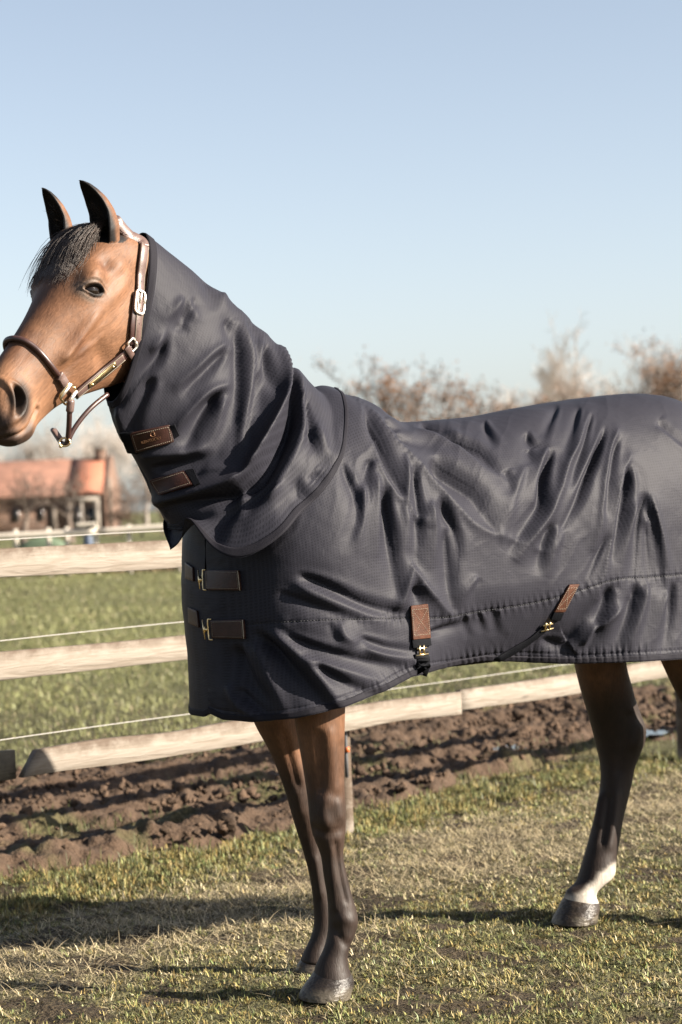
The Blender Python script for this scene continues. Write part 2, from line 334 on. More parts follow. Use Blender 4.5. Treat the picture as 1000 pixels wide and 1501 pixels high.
# loose clods
def clods(n):
    t = (1 + 5 ** .5) / 2
    iv = np.array([[-1, t, 0], [1, t, 0], [-1, -t, 0], [1, -t, 0], [0, -1, t], [0, 1, t], [0, -1, -t], [0, 1, -t], [t, 0, -1], [t, 0, 1], [-t, 0, -1], [-t, 0, 1]]); iv /= np.linalg.norm(iv[0])
    f = np.array([[0, 11, 5], [0, 5, 1], [0, 1, 7], [0, 7, 10], [0, 10, 11], [1, 5, 9], [5, 11, 4], [11, 10, 2], [10, 7, 6], [7, 1, 8], [3, 9, 4], [3, 4, 2], [3, 2, 6], [3, 6, 8], [3, 8, 9], [4, 9, 5], [2, 4, 11], [6, 2, 10], [8, 6, 7], [9, 8, 1]])
    e = {}; V = list(iv); F2 = []
    def mid(i, j):
        k = (min(i, j), max(i, j))
        if k not in e: v = (V[i] + V[j]); V.append(v / np.linalg.norm(v)); e[k] = len(V) - 1
        return e[k]
    for p, q, r in f:
        u, v, w = mid(p, q), mid(q, r), mid(r, p); F2 += [[p, u, w], [u, q, v], [w, v, r], [u, v, w]]
    V = np.array(V); F2 = np.array(F2); m = len(V)
    a = rng.uniform(-2, 7.2, n * 3); b = rng.uniform(.3, 2.9, n * 3); x = FO[0] + a * FA[0] + b * FB[0]; y = FO[1] + a * FA[1] + b * FB[1]
    k = np.flatnonzero((soilmask(x, y) > .7) & (fbm(x * 2, y * 2, 3, 61) > rng.uniform(.3, .62, n * 3)))[:n]; x = x[k]; y = y[k]; n = len(k)
    s = rng.gamma(1.5, .0045, n) + .004
    P = V[None] * (s[:, None, None] * rng.uniform(.65, 1.25, (n, 1, 3))) * (1 + rng.uniform(-.42, .42, (n, m, 1)))
    P[..., 0] += x[:, None]; P[..., 1] += y[:, None]; P[..., 2] += (ground_h(x, y) * .5 + .05 + s * .2)[:, None]
    c = np.repeat(np.array([.098, .062, .04]) * rng.uniform(.6, 1.35, (n, 1)), m, 0)
    return P.reshape(-1, 3), (F2[None] + (np.arange(n) * m)[:, None, None]).reshape(-1, 3), c
V, f, c = clods(2400); o = link('soil_clods', mesh('soil_clods', V, f, True, c), M['soil']); o['kind'] = 'stuff'

# grass: real blades, one mesh per zone
def blades(x, y, h, w, lean, c, z, curl=.5):
    n = len(x); az = rng.uniform(0, 2 * math.pi, n); ca, sa_ = np.cos(az), np.sin(az); wa = az + rng.uniform(.9, 2.2, n); cw, sw = np.cos(wa) * w / 2, np.sin(wa) * w / 2
    V = np.zeros((n, 5, 3)); L = h * np.sin(lean); Z = h * np.cos(lean)
    V[:, 0] = np.stack([x - cw, y - sw, z], 1); V[:, 1] = np.stack([x + cw, y + sw, z], 1)
    mx, my, mz = x + ca * L * (.5 - .15 * curl), y + sa_ * L * (.5 - .15 * curl), z + Z * .6
    V[:, 2] = np.stack([mx + cw * .75, my + sw * .75, mz], 1); V[:, 3] = np.stack([mx - cw * .75, my - sw * .75, mz], 1)
    V[:, 4] = np.stack([x + ca * L, y + sa_ * L, z + Z * (1 - .18 * curl)], 1)
    i = np.arange(n)[:, None] * 5
    return V.reshape(-1, 3), [i + np.array([[0, 1, 2, 3]]), i + np.array([[3, 2, 4]])], np.repeat(c, 5, 0)
def sow(n, xr, yr, dens):
    x = rng.uniform(*xr, n); y = rng.uniform(*yr, n); k = dens(x, y) > rng.uniform(0, 1, n); return x[k], y[k]
# turf round the horse, up to the soil
def dens(x, y):
    a, b = fab(x, y); d = .45 + .8 * fbm(x * 6, y * 6, 3, 71); d *= 1 - .8 * sstep(.56, .66, fbm(x * 7, y * 7, 4, 21))
    vis = (np.abs(x) < .17 * y + .5)
    return d * (1 - soilmask(x, y)) * (b < 1.2) * vis
tx, ty = sow(112000, (-2.2, 2.9), (5.0, 11.), dens); nt = len(tx); nb = rng.integers(5, 12, nt)
ti = np.repeat(np.arange(nt), nb); spread = rng.uniform(.006, .026, nt)[ti]; r_a = rng.uniform(0, 2 * math.pi, len(ti)); r_r = np.sqrt(rng.uniform(0, 1, len(ti))) * spread
x = tx[ti] + np.cos(r_a) * r_r; y = ty[ti] + np.sin(r_a) * r_r; a, b = fab(x, y)
dr = dryness(x, y); dry = (rng.uniform(0, 1, nt)[ti] * .6 + rng.uniform(0, 1, len(x)) * .4) < dr * 1.0; lush = np.exp(-((b - .1) / .32) ** 2)
th_ = rng.gamma(3., .33, nt)[ti]
h = (.008 + .012 * th_ * rng.uniform(.4, 1.2, len(x))) * (1 + .55 * lush); h[dry] *= 1.2
w = rng.uniform(.0022, .0044, len(x)); lean = np.clip(rng.normal(.95, .38, len(x)), .1, 1.5); lean[dry] = np.clip(lean[dry] + .35, .3, 1.54); lean -= .4 * lush
c = np.array([.205, .203, .074]) * (rng.uniform(.3, 1.75, nt)[ti] * rng.uniform(.7, 1.3, len(x)))[:, None]; c[:, 0] *= rng.uniform(.8, 1.4, nt)[ti]; c[dry] = np.array([.52, .44, .27]) * (rng.uniform(.3, 1.5, nt)[ti] * rng.uniform(.7, 1.3, len(x)))[dry][:, None]
V, f, c = blades(x, y, h, w, lean, c, ground_h(x, y) - .003); o = link('grass', mesh('grass', V, f, True, c), M['grass']); o['kind'] = 'stuff'
print('turf blades', len(x))
# bleached straw lying on the turf
def dens2(x, y):
    a, b = fab(x, y); return sstep(.42, .8, dryness(x, y)) * (1 - soilmask(x, y)) * (b < .6) * (np.abs(x) < .17 * y + .5) + .02 * (b < .5)
x, y = sow(90000, (-2.2, 2.9), (5.0, 10.8), dens2); n = len(x)
h = rng.uniform(.04, .12, n); V, f, c = blades(x, y, h, rng.uniform(.0018, .0034, n), np.clip(rng.normal(1.33, .14, n), .8, 1.5), STRAW * rng.uniform(.6, 1.35, (n, 1)), ground_h(x, y) + rng.uniform(0, .012, n), .2)
o = link('straw', mesh('straw', V, f, True, c), M['grass']); o['kind'] = 'stuff'
# sparse tufts on the soil
def dens3(x, y): 
    a, b = fab(x, y); return soilmask(x, y) * sstep(.55, .7, fbm(x * 2.3, y * 2.3, 4, 58)) * .8 + (b > 0) * (b < 1.1) * (1 - soilmask(x, y)) * .5 + .0
x, y = sow(60000, (-3.5, 4.5), (6.5, 15.), dens3); n = len(x)
V, f, c = blades(x, y, rng.uniform(.02, .07, n), rng.uniform(.003, .005, n), np.clip(rng.normal(.6, .35, n), .05, 1.4), GREEN * rng.uniform(.7, 1.5, (n, 1)), ground_h(x, y) * .5 + .015)
o = link('grass', mesh('grass', V, f, True, c), M['grass']); o['kind'] = 'stuff'
# meadow beyond the soil
yy = 9.5 * (50 / 9.5) ** (rng.uniform(0, 1, 250000) ** .8); xx = rng.uniform(-1, 1, len(yy)) * (.17 * yy + 1.2)
a, b = fab(xx, yy); k = (b > 2.5) & (soilmask(xx, yy) < .4) & ((.3 + fbm(xx * 1.6, yy * 1.1, 3, 81)) > rng.uniform(.1, 1.0, len(xx))); xx = xx[k]; yy = yy[k]; n = len(xx); sc = (yy / 14) ** .55
tn = fbm(xx * .9, yy * .5, 3, 83)
cm = np.array([.20, .205, .085]) * (.55 + .9 * tn)[:, None] * rng.uniform(.75, 1.3, (n, 1)); dk = rng.uniform(0, 1, n) < .12; cm[dk] = STRAW * .75
V, f, c = blades(xx, yy, rng.uniform(.022, .055, n) * sc * (.5 + tn), rng.uniform(.004, .008, n) * sc, np.clip(rng.normal(.7, .3, n), .05, 1.4), cm, ground_h(xx, yy) - .004)
o = link('meadow_grass', mesh('meadow_grass', V, f, True, c), M['grass']); o['kind'] = 'stuff'
# dry reeds along the far bank
yb = rng.uniform(47.5, 62, 16000); xb = rng.uniform(-1, 1, 16000) * (.17 * yb + 2); 
cb = np.array([.30, .21, .13]) * rng.uniform(.6, 1.35, (16000, 1))
V, f, c = blades(xb, yb, rng.uniform(.25, .6, 16000), rng.uniform(.03, .06, 16000), np.clip(rng.normal(.3, .25, 16000), 0, 1.2), cb, ground_h(xb, yb))
o = link('dry_reeds', mesh('dry_reeds', V, f, True, c), M['leaf']); o['kind'] = 'stuff'
# puddles in the ruts
for px, py, rw, rd in ((938, 1078, .13, .05), (636, 1141, .07, .03), (745, 1100, .08, .025)):
    g = gnd(px, py, .015); t = np.linspace(0, 2 * math.pi, 40, endpoint=False); rr = 1 + .25 * np.sin(3 * t + px) + .12 * np.sin(7 * t)
    P = g + np.stack([np.cos(t) * rw * rr, np.sin(t) * rd * 4 * rr, 0 * t], 1); P[:, 2] = .03
    Vt = np.vstack([P, P.mean(0)]); f = np.stack([np.arange(40), (np.arange(40) + 1) % 40, np.full(40, 40)], 1)
    o = link('puddle', mesh('puddle', Vt, f), M['puddle']); o['kind'] = 'structure'

# ------------------------------------------------------------------ paddock fence
fence = thing('paddock_fence', 'pale sawn wooden rail fence running along the churned strip behind the horse', 'fence', tuple(FO))
FR = np.stack([FA, FB, ZU])
def board(a0, a1, z0, z1, hgt, th=.03, cut=0., m='wood', label=None, b0=-.03):
    n = 60; u = np.linspace(0, 1, n); a = a0 + (a1 - a0) * u; z = z0 + (z1 - z0) * u + .004 * np.sin(u * 17 + a0)
    hh = hgt / 2 * (1 + .04 * np.sin(u * 23 + z0 * 9)); bb = .006 * np.sin(u * 5 + z0); c = .003
    ac = (a0 + a1) / 2; zc = (z0 + z1) / 2
    sec = [(-th + c, -1), (-th, -1 + .06), (-th, 1 - .06), (-th + c, 1), (-c, 1), (0, 1 - .06), (0, -1 + .06), (-c, -1)]
    rings = np.stack([np.stack([a + cut * s * (1 - u) - ac, bb + d, z + hh * s - zc], 1) for d, s in sec], 1)
    V, f = closed(rings); me = mesh('rail', V, f, False); o = link('rail', me, M[m])
    o.matrix_world = Matrix(((FA[0], FB[0], 0, FO[0] + FA[0] * ac + FB[0] * b0), (FA[1], FB[1], 0, FO[1] + FA[1] * ac + FB[1] * b0), (0, 0, 1, zc), (0, 0, 0, 1)))
    mw = o.matrix_world.copy(); o.parent = fence; o.matrix_parent_inverse = fence.matrix_world.inverted(); o.matrix_world = mw
    if label: o['label'] = label
    return o
def on_fence(px, py):                         # (a, z) where a pixel meets the fence plane
    d = ray(px, py); k = ((FO - CAM) @ FB) / (d @ FB); p = CAM + d * k; return (p - FO) @ FA, p[2]
def rail_px(pl, pr, ext0, ext1, hgt, **kw):   # a rail whose centre line runs through two pixels
    (a0, z0), (a1, z1) = on_fence(*pl), on_fence(*pr); s = (z1 - z0) / (a1 - a0)
    return board(ext0, ext1, z0 + s * (ext0 - a0), z0 + s * (ext1 - a0), hgt, **kw)
a_l = on_fence(30, 1118)[0]
rail_px((0, 825), (270, 809), -2.6, 5.2, .103)
rail_px((0, 975), (270, 946), -2.6, 5.2, .096)
rail_px((40, 1117), (510, 1050), a_l, on_fence(660, 1030)[0], .094, cut=.035)
rail_px((510, 1050), (980, 978), on_fence(661, 1030)[0], 7.4, .092)
board(-2.6, on_fence(-8, 1120)[0] + .09, .462, .470, .1, cut=0, m='shadewood', label='rail end at the gap, coloured dark for the shadow on it', b0=.03)  # shaded end of the lower rail; its shadow is painted by the dark wood
def post(a, hgt, r=.05):
    u = np.linspace(0, 1, 14); lean = np.array([-.0, 0, 0]); P = FO + FA * a + FB * (.005 + r) + np.outer(u * (hgt + .15) - .15, ZU) 
    V, f = tube(P, r * (1.03 - .06 * u), 14); V[:, :2] += (.004 * (fbm(V[:, 2:3] * 9, V[:, 0:1] * 30, 2, 7) - .5))
    c = FO + FA * a; o = link('post', mesh('post', V - c, f, True), M['wood']); o.location = c; o.parent = fence; o.matrix_parent_inverse = fence.matrix_world.inverted(); return o
a_p = on_fence(513, 1120)[0]
for aa in (a_p - 2.55, a_p, a_p + 2.55, a_p + 5.1): post(aa, 1.25, .035 if aa == a_p else .045)
def fp(a, b, z): return FO + FA * a + FB * b + ZU * z
# cable down the post with an orange insulator
cb_ = thing('earth_cable', 'thin grey cable with an orange clip running down the fence post behind the foreleg', 'cable', tuple(fp(a_p - .035, -.03, 0)))
add('wire', tube(np.array([fp(a_p - .034, -.012, z) for z in np.linspace(.22, 1.1, 12)]), .008, 8), M['rubber'], cb_)
add('clip', tube(np.array([fp(a_p - .034, -.02, .325), fp(a_p - .034, -.02, .345)]), .010, 10), M['orange'], cb_)
# electric ropes
names = ('topmost', 'middle', 'lowest')
for k, (pl, pr, txt) in enumerate((((0, 792), (240, 780), 'topmost thin white electric rope, just above the top fence rail'), ((0, 942), (270, 915), 'thin white electric rope running just above the middle fence rail'), ((0, 1089), (850, 975), 'lowest thin white electric rope, just above the bottom fence rail'))):
    (a0, z0), (a1, z1) = on_fence(*pl), on_fence(*pr); s = (z1 - z0) / (a1 - a0); aa = np.linspace(-2.6, 7.4, 60)
    P = np.array([fp(q, .075, z0 + s * (q - a0) + .004 * math.sin(q * 2.1)) for q in aa]); 
    o = add('electric_rope', tube(P, .0019, 6), M['rope']); tag(o, txt, 'rope', 'electric ropes along the fence')

# ------------------------------------------------------------------ horse
horse = thing('horse', 'bay horse with black legs and a white hind sock, in a dark rug', 'horse', (float(C0[0]), float(C0[1]), 0))
HP, HYAW, HS = R(41.5), R(48.5), 1.037
hh_ = np.array([-math.cos(HYAW), -math.sin(HYAW), 0]); HN = np.array([math.sin(HYAW), -math.cos(HYAW), 0])
HX = math.cos(HP) * hh_ - math.sin(HP) * ZU; HZ = math.sin(HP) * hh_ + math.cos(HP) * ZU
HO = C0 + .606 * H + 2.110 * ZU
def hw(p): p = np.asarray(p, float); return HO + HS * (p[..., 0:1] * HX + p[..., 1:2] * HN + p[..., 2:3] * HZ)
def hl(P): d = (np.asarray(P, float) - HO) / HS; return np.stack([d @ HX, d @ HN, d @ HZ], -1)

hx_ = np.array([-.06, -.03, 0, .05, .1, .15, .2, .25, .3, .35, .4, .45, .5, .54, .575, .605, .63, .646])
f_top = spl(hx_, [-.12, -.062, -.02, .008, .02, .022, .018, .008, -.002, -.010, -.016, -.021, -.027, -.036, -.050, -.075, -.108, -.14])
f_bot = spl(hx_, [-.24, -.265, -.288, -.318, -.338, -.345, -.338, -.318, -.292, -.266, -.242, -.224, -.216, -.214, -.216, -.208, -.192, -.165])
f_w = spl(hx_, [.07, .078, .085, .092, .098, .102, .103, .098, .089, .078, .067, .059, .055, .056, .058, .055, .044, .02])
f_c = spl(hx_, [.42, .40, .38, .36, .34, .32, .31, .31, .32, .34, .37, .41, .45, .48, .5, .5, .5, .5])
f_t = spl(hx_, [.2, .2, .25, .32, .38, .42, .44, .44, .42, .40, .36, .32, .3, .28, .25, .2, .15, .1])
K, MM = 300, 256
hx = -.06 + (.646 + .06) * np.linspace(0, 1, K) ** .97
th = np.linspace(0, 2 * math.pi, MM, endpoint=False)
zt, zb, w_, fc, ft = (f(hx)[:, None] for f in (f_top, f_bot, f_w, f_c, f_t))
zm = zt - fc * (zt - zb); c, s = np.cos(th)[None], np.sin(th)[None]
flat = (.62 + .2 * sstep(.4, .6, hx))[:, None]
yh = np.sign(s) * np.abs(s) ** .85 * w_; zz = np.where(c > 0, zm + (zt - zm) * np.abs(c) ** flat, zm - (zm - zb) * np.abs(c) ** .8)
frac = np.clip((zm - zz) / (zm - zb), 0, 1); yh = yh * (1 - ft * frac ** 1.3)
frt = np.clip((zz - zm) / (zt - zm), 0, 1); nar = .30 * np.exp(-((hx - .36) / .13) ** 2)[:, None]; yh = yh * (1 - nar * frt ** 1.2)
HL = np.stack([np.broadcast_to(hx[:, None], yh.shape), yh, zz], -1).reshape(-1, 3)
def gridn(P, k, m):                           # outward normals of a closed-tube grid
    G = P.reshape(k, m, 3); du = np.gradient(G, axis=0); dv = np.roll(G, -1, 1) - np.roll(G, 1, 1)
    n = np.cross(du, dv).reshape(-1, 3); n /= np.linalg.norm(n, axis=1)[:, None] + 1e-12
    if ((P - np.repeat(G.mean(1), m, 0)) * n).sum() < 0: n = -n
    return n
def gb(P, c, r, amp, mirror=True):
    out = 0
    for sg in ((1, -1) if mirror else (1,)):
        d = (P - np.array(c) * np.array([1, sg, 1])) / np.array(r); out = out + amp * np.exp(-(d ** 2).sum(1))
    return out
hn = gridn(HL, K, MM); D_ = np.zeros(len(HL))
EYE = np.array([.212, .094, -.050])
D_ += gb(HL, (.188, .094, -.022), (.042, .03, .026), .022)            # brow bone over the eye
D_ += gb(HL, (.235, .09, -.035), (.03, .03, .02), .006)
D_ += gb(HL, (.135, .085, -.03), (.026, .03, .018), -.010)            # hollow above the eye
D_ += gb(HL, (.10, .08, -.06), (.03, .04, .02), .006)
D_ += gb(HL, (.15, .09, -.098), (.06, .03, .016), .008)               # cheek arch
for q in np.linspace(0, 1, 9): D_ += gb(HL, (.255 + .13 * q, .09 - .025 * q, -.098 - .022 * q), (.026, .03, .011), .0042)   # facial crest
D_ += gb(HL, (.385, .07, -.118), (.018, .03, .014), .004)
D_ += gb(HL, (.40, .06, -.152), (.045, .04, .016), -.006)
D_ += gb(HL, (.145, .075, -.21), (.085, .05, .065), .013)             # cheek muscle
D_ += gb(HL, (.29, .07, -.20), (.03, .05, .04), -.008)
D_ += gb(HL, (.33, .06, -.075), (.07, .04, .02), -.005)
D_ += gb(HL, (.06, .08, -.12), (.03, .05, .03), -.006)
for q in np.linspace(0, 1, 7): D_ += gb(HL, (.25 + .11 * q, .09 - .02 * q, -.135 - .03 * q - .012 * math.sin(q * 6)), (.02, .03, .006), .0022)   # vein
D_ += gb(HL, (.43, .05, -.045), (.06, .03, .02), -.004)
D_ *= 1.35
# nostril: raised rim, comma-shaped opening
NOS = np.array([.560, .052, -.108])
def rot2(u, v, a): return u * math.cos(a) + v * math.sin(a), -u * math.sin(a) + v * math.cos(a)
for sg in (1, -1):
    du, dz = rot2(HL[:, 0] - NOS[0], HL[:, 2] - NOS[2], R(-50)); side = sstep(.0, .022, HL[:, 1] * sg)
    e = np.sqrt((du / .036) ** 2 + ((dz - 9 * du ** 2) / .0145) ** 2)
    D_ += side * (.009 * np.exp(-((e - 1.25) / .42) ** 2) - .024 * (1 - sstep(.35, 1.05, e)))
D_ += gb(HL, (.545, .058, -.07), (.03, .03, .03), .005)
D_ += gb(HL, (.60, .04, -.15), (.03, .04, .022), .005)                 # upper lip
D_ += gb(HL, (.575, .04, -.20), (.03, .05, .02), .006)                 # lower lip, chin
mx = np.array([[.640, -.158], [.61, -.171], [.58, -.176], [.55, -.172], [.525, -.166]]); mp_ = path(mx, 50)
dm = np.sqrt((HL[:, 0:1] - mp_[None, :, 0]) ** 2 + (HL[:, 2:3] - mp_[None, :, 1]) ** 2).min(1)
D_ += -.0055 * np.exp(-(dm / .0048) ** 2) + .002 * np.exp(-((dm - .012) / .006) ** 2)
# eye opening
D_eye = D_[int(np.argmin(np.linalg.norm(HL - EYE, axis=1)))]
EA = np.array([-.70, -.714]); EF = np.array([-.714, .70])               # along the lids towards the rear corner, and upwards across
for sg in (1, -1):
    u = (HL[:, 0] - EYE[0]) * EA[0] + (HL[:, 2] - EYE[2]) * EA[1]; v = (HL[:, 0] - EYE[0]) * EF[0] + (HL[:, 2] - EYE[2]) * EF[1]
    side = (HL[:, 1] * sg > .03); un = np.clip(u / .0275, -1.4, 1.4)
    up = .0105 * np.maximum(0, 1 - un ** 2) ** .75; lo = -.0075 * np.maximum(0, 1 - un ** 2) ** .6
    ins = sstep(-.0014, .0024, np.minimum(up - v, v - lo)) * (np.abs(un) < 1)
    dist = np.where(v > (up + lo) / 2, v - up, lo - v); dist = np.where(np.abs(un) > 1, np.hypot((np.abs(un) - 1) * .0255, v), dist)
    rim = np.exp(-((dist - .004) / .0035) ** 2) * np.where(v > 0, .0055, .0035) + np.exp(-((dist - .0135) / .005) ** 2) * np.where(v > 0, .0032, .0012) - np.exp(-((dist - .009) / .0025) ** 2) * np.where(v > 0, .003, .0015)
    near = np.exp(-(u / .036) ** 4)
    D_ += side * (rim * near * (1 - ins) - .013 * ins)
HLd = HL + hn * D_[:, None]
head_rings = hw(HLd).reshape(K, MM, 3)

# ears
def ear(base, tip, opn, width, bend):
    base, tip, opn = (np.array(q, float) for q in (base, tip, opn)); ax = tip - base; L = np.linalg.norm(ax); ax /= L
    opn -= ax * (opn @ ax); opn /= np.linalg.norm(opn); sd = np.cross(ax, opn)
    nu, nv = 40, 28; u = np.linspace(0, 1, nu); v = np.linspace(-1, 1, nv)
    wu = width * np.interp(u, [0, .1, .25, .45, .65, .8, .9, .97, 1], [.5, .72, .95, 1., .9, .7, .5, .24, .03])
    An = np.interp(u, [0, .2, .5, 1], [2.5, 2.05, 1.5, 1.15])
    cen = base + np.outer(u * L, ax) + np.outer(np.sin(u * math.pi) * bend[0] + u ** 2 * bend[1], opn)
    def sheet(off):
        r = wu / np.minimum(1, An / 1.5707) * (.62 if off else .62); r = wu * .72
        a = v[None] * An[:, None]; q = (r[:, None] - off)
        return cen[:, None] + (q * np.sin(a))[..., None] * sd + (-(q * np.cos(a)) + r[:, None] * .3)[..., None] * opn
    o, i = sheet(0), sheet(np.minimum(.006, wu * .3)[:, None] if False else .005 * np.ones((1, 1)))
    rings = np.concatenate([o, i[:, ::-1]], 1)
    return closed(rings)
def onhead(q): return hw(np.array(q))

def ear_px(b, t, D0, D1, opn, width, bend): return ear(unpD(*b, D0), unpD(*t, D1), opn, width, bend)
ear_l = ear_px((166, 364), (117, 264), 5.70, 5.64, (-.74, -.66, -.1), .062, (-.018, .0))
ear_r = ear_px((100, 368), (62, 275), 5.80, 5.76, (-.74, -.66, -.1), .054, (-.012, .0))

# trunk and neck: rings in the centre plane (s along, height) from the poll to the rump
def pl(px, py): q = unp(px, py); return float(-(q - C0) @ H), float(q[2])
tr = [(*pl(190, 420), *pl(180, 540), .055), (*pl(232, 412), *pl(190, 570), .068), (*pl(300, 455), *pl(225, 625), .066), (*pl(370, 530), *pl(285, 685), .08),
      (*pl(428, 585), *pl(350, 800), .13), (-.02, 1.60, -.20, .92, .20), (.12, 1.60, .02, .90, .235), (.35, 1.52, .30, .93, .255), (.6, 1.49, .6, .96, .27), (.85, 1.54, .88, .97, .265), (1.08, 1.59, 1.1, .93, .26), (1.28, 1.55, 1.28, .96, .235), (1.42, 1.44, 1.4, 1.0, .17), (1.47, 1.33, 1.46, 1.12, .08)]
tr = np.array(tr); t = np.arange(len(tr)); ft_ = spl(t, tr); q = ft_(np.linspace(0, len(tr) - 1, 90))
a = np.linspace(0, 2 * math.pi, 72, endpoint=False)
Tp = C0 - q[:, 0:1] * H + q[:, 1:2] * ZU; Bp = C0 - q[:, 2:3] * H + q[:, 3:4] * ZU
Tp[:, 2] = q[:, 1]; Bp[:, 2] = q[:, 3]
trunk = ((Tp + Bp) / 2)[:, None] + ((Tp - Bp) / 2)[:, None] * np.cos(a)[None, :, None] + N * (q[:, 4][:, None] * np.sign(np.sin(a)) * np.abs(np.sin(a)) ** .9)[..., None]

def leg(rows, l, ratio=1.05, n=110, m=40, dshift=None):
    rows = np.array(rows, float); c = (rows[:, 0:2] + rows[:, 2:4]) / 2
    D = np.array([unp(*p, l)[1] for p in c])
    if dshift is not None: D = D + np.interp(c[:, 1], *dshift)
    L = np.stack([unpD(r[0], r[1], d) for r, d in zip(rows, D)]); Rr = np.stack([unpD(r[2], r[3], d) for r, d in zip(rows, D)])
    rt = np.interp(c[:, 1], *ratio) if isinstance(ratio, tuple) else np.full(len(rows), ratio)
    t = np.r_[0, np.cumsum(np.linalg.norm(np.diff((L + Rr) / 2, axis=0), axis=1))]
    f = spl(t, np.concatenate([L, Rr, rt[:, None]], 1)); u = np.linspace(0, t[-1], n); q = f(u)
    C = (q[:, :3] + q[:, 3:6]) / 2; A = (q[:, :3] - q[:, 3:6]) / 2; a = np.linspace(0, 2 * math.pi, m, endpoint=False)
    B = np.linalg.norm(A, axis=1)[:, None] * q[:, 6:7] * np.array([0, 1., 0])
    return C[:, None] + A[:, None] * np.cos(a)[None, :, None] + B[:, None] * np.sin(a)[None, :, None]
lf = leg([(418, 930, 512, 930), (426, 1000, 508, 1000), (433.5, 1065, 505.5, 1062), (441.5, 1110, 505, 1108), (448, 1150, 505, 1148), (452, 1180, 506.5, 1176), (455, 1208, 507, 1206), (461, 1230, 505.5, 1230), (469, 1250, 503.5, 1250), (474, 1280, 508, 1280), (479, 1310, 515, 1308), (481, 1338, 523, 1336), (481, 1356, 525, 1352), (479, 1374, 520, 1372), (472, 1396, 511, 1396), (464, 1412, 511, 1416), (460, 1424, 515, 1428), (458, 1432, 517, 1435)], .14, ([1000, 1150, 1190, 1250, 1340, 1400], [1.25, 1.05, 1.12, 1.05, 1.0, 1.05]))
rf = leg([(350, 940, 446, 940), (362, 1010, 443, 1010), (373, 1060, 441, 1064), (391, 1093, 444, 1096), (406, 1127, 453, 1128), (418.5, 1162, 461, 1162), (431, 1205, 469, 1205), (443, 1243, 471, 1242), (451, 1272, 478, 1272), (457, 1303, 484, 1303), (460, 1335, 490, 1333), (460, 1354, 491, 1350), (454, 1377, 486, 1375), (446, 1394, 482, 1392), (442, 1403, 484, 1404), (440, 1409, 485, 1410)], -.14, 1.05)
RH = [(815, 870, 938, 850), (832, 930, 926, 915), (842.5, 976, 918, 970), (850, 1007, 924.7, 1000), (858.5, 1036, 932, 1026), (866, 1062, 940, 1048), (871.5, 1084, 946.5, 1069), (875.5, 1101, 945.5, 1086), (879, 1117, 939, 1104), (880.5, 1134, 931.5, 1123), (880, 1151, 926.5, 1146), (877.3, 1168, 921.5, 1169), (871.7, 1196, 914, 1199), (866, 1219, 909.5, 1225), (859, 1245, 905, 1252), (852.5, 1267, 903, 1270), (846.5, 1287, 899.5, 1285), (838, 1299, 881, 1301), (829, 1309, 874.5, 1315), (826, 1318, 877.5, 1322), (822, 1326, 878.5, 1329)]
rh = leg(RH, -.15, ([900, 1000, 1080, 1150, 1260, 1300], [1.3, 1.1, .9, .9, 1.0, 1.0]))
lh = rh + N * .30 + (-H) * .06; lh = lh - H * (.30 * np.clip(.95 - lh[..., 2:3], 0, 1))
# hooves: a truncated cone, flat underneath, toe to the left in the picture
def hoof(rows, l, dt=0, toe=1.3):
    return leg(rows, l, 1.0, 40, 40)
hf = hoof([(463, 1419, 512, 1423), (457, 1428, 517.5, 1433), (450, 1438, 519, 1442), (439, 1455, 515.5, 1455), (437.5, 1462, 514, 1463)], .14)
hrf = hoof([(445, 1399, 481, 1400), (441, 1406, 485, 1407), (436, 1414, 486, 1415), (433, 1424, 485, 1425)], -.14)
hrh = hoof([(829, 1313, 874.5, 1318), (823, 1321, 878.5, 1325), (818, 1331, 879.5, 1332), (810, 1346, 877, 1343), (808, 1352, 876, 1352)], -.15)
hlh = hrh + N * .30 - H * (.06 + .30 * .93)

parts = [closed(head_rings), closed(trunk), closed(lf), closed(rf), closed(rh), closed(lh), ear_l, ear_r]
def union(vfs):
    obs = []
    for V, f in vfs:
        me = mesh('tmp', V, f); o = bpy.data.objects.new('tmp', me); COL.objects.link(o); obs.append(o)
    base = obs[0]
    for o in obs[1:]:
        md = base.modifiers.new('u', 'BOOLEAN'); md.operation = 'UNION'; md.object = o; md.solver = 'MANIFOLD'
    dg = bpy.context.evaluated_depsgraph_get(); me = bpy.data.meshes.new_from_object(base.evaluated_get(dg))
    for o in obs: 
        d = o.data; bpy.data.objects.remove(o); bpy.data.meshes.remove(d)
    return me
def sinew(ring, lst):                          # tendons, knee bones: grooves and ridges down a leg
    k, m, _ = ring.shape; V = ring.reshape(-1, 3); n = gridn(V, k, m); vis = sstep(.0, .4, -(n @ F0)); P_ = proj(V); d = np.zeros(len(V))
    for kind, w, a, pts in lst:
        p = path(pts, 60); D = np.sqrt(((P_[:, None] - p[None]) ** 2).sum(2).min(1)); d += (1 if kind == 'R' else -1) * a * .0017 * np.exp(-(D / w) ** 2)
    return (V + n * (d * vis)[:, None]).reshape(k, m, 3)
lf = sinew(lf, [('V', 3.5, 4, [(493, 1236), (496, 1262), (501, 1290), (508, 1322)]), ('R', 5, 3, [(484, 1244), (488, 1290), (492, 1330)]), ('R', 9, 5, [(478, 1172), (474, 1190), (478, 1206)]), ('R', 7, 4, [(495, 1178), (498, 1196)]), ('V', 6, 4, [(462, 1215), (482, 1222), (500, 1216)]),
    ('V', 7, 5, [(466, 1080), (470, 1120), (470, 1158)]), ('R', 8, 4, [(484, 1075), (490, 1120), (492, 1155)]), ('R', 8, 4, [(504, 1346), (512, 1350)]), ('V', 5, 4, [(492, 1362), (500, 1376), (508, 1384)]), ('V', 4, 3, [(500, 1090), (502, 1140)])])
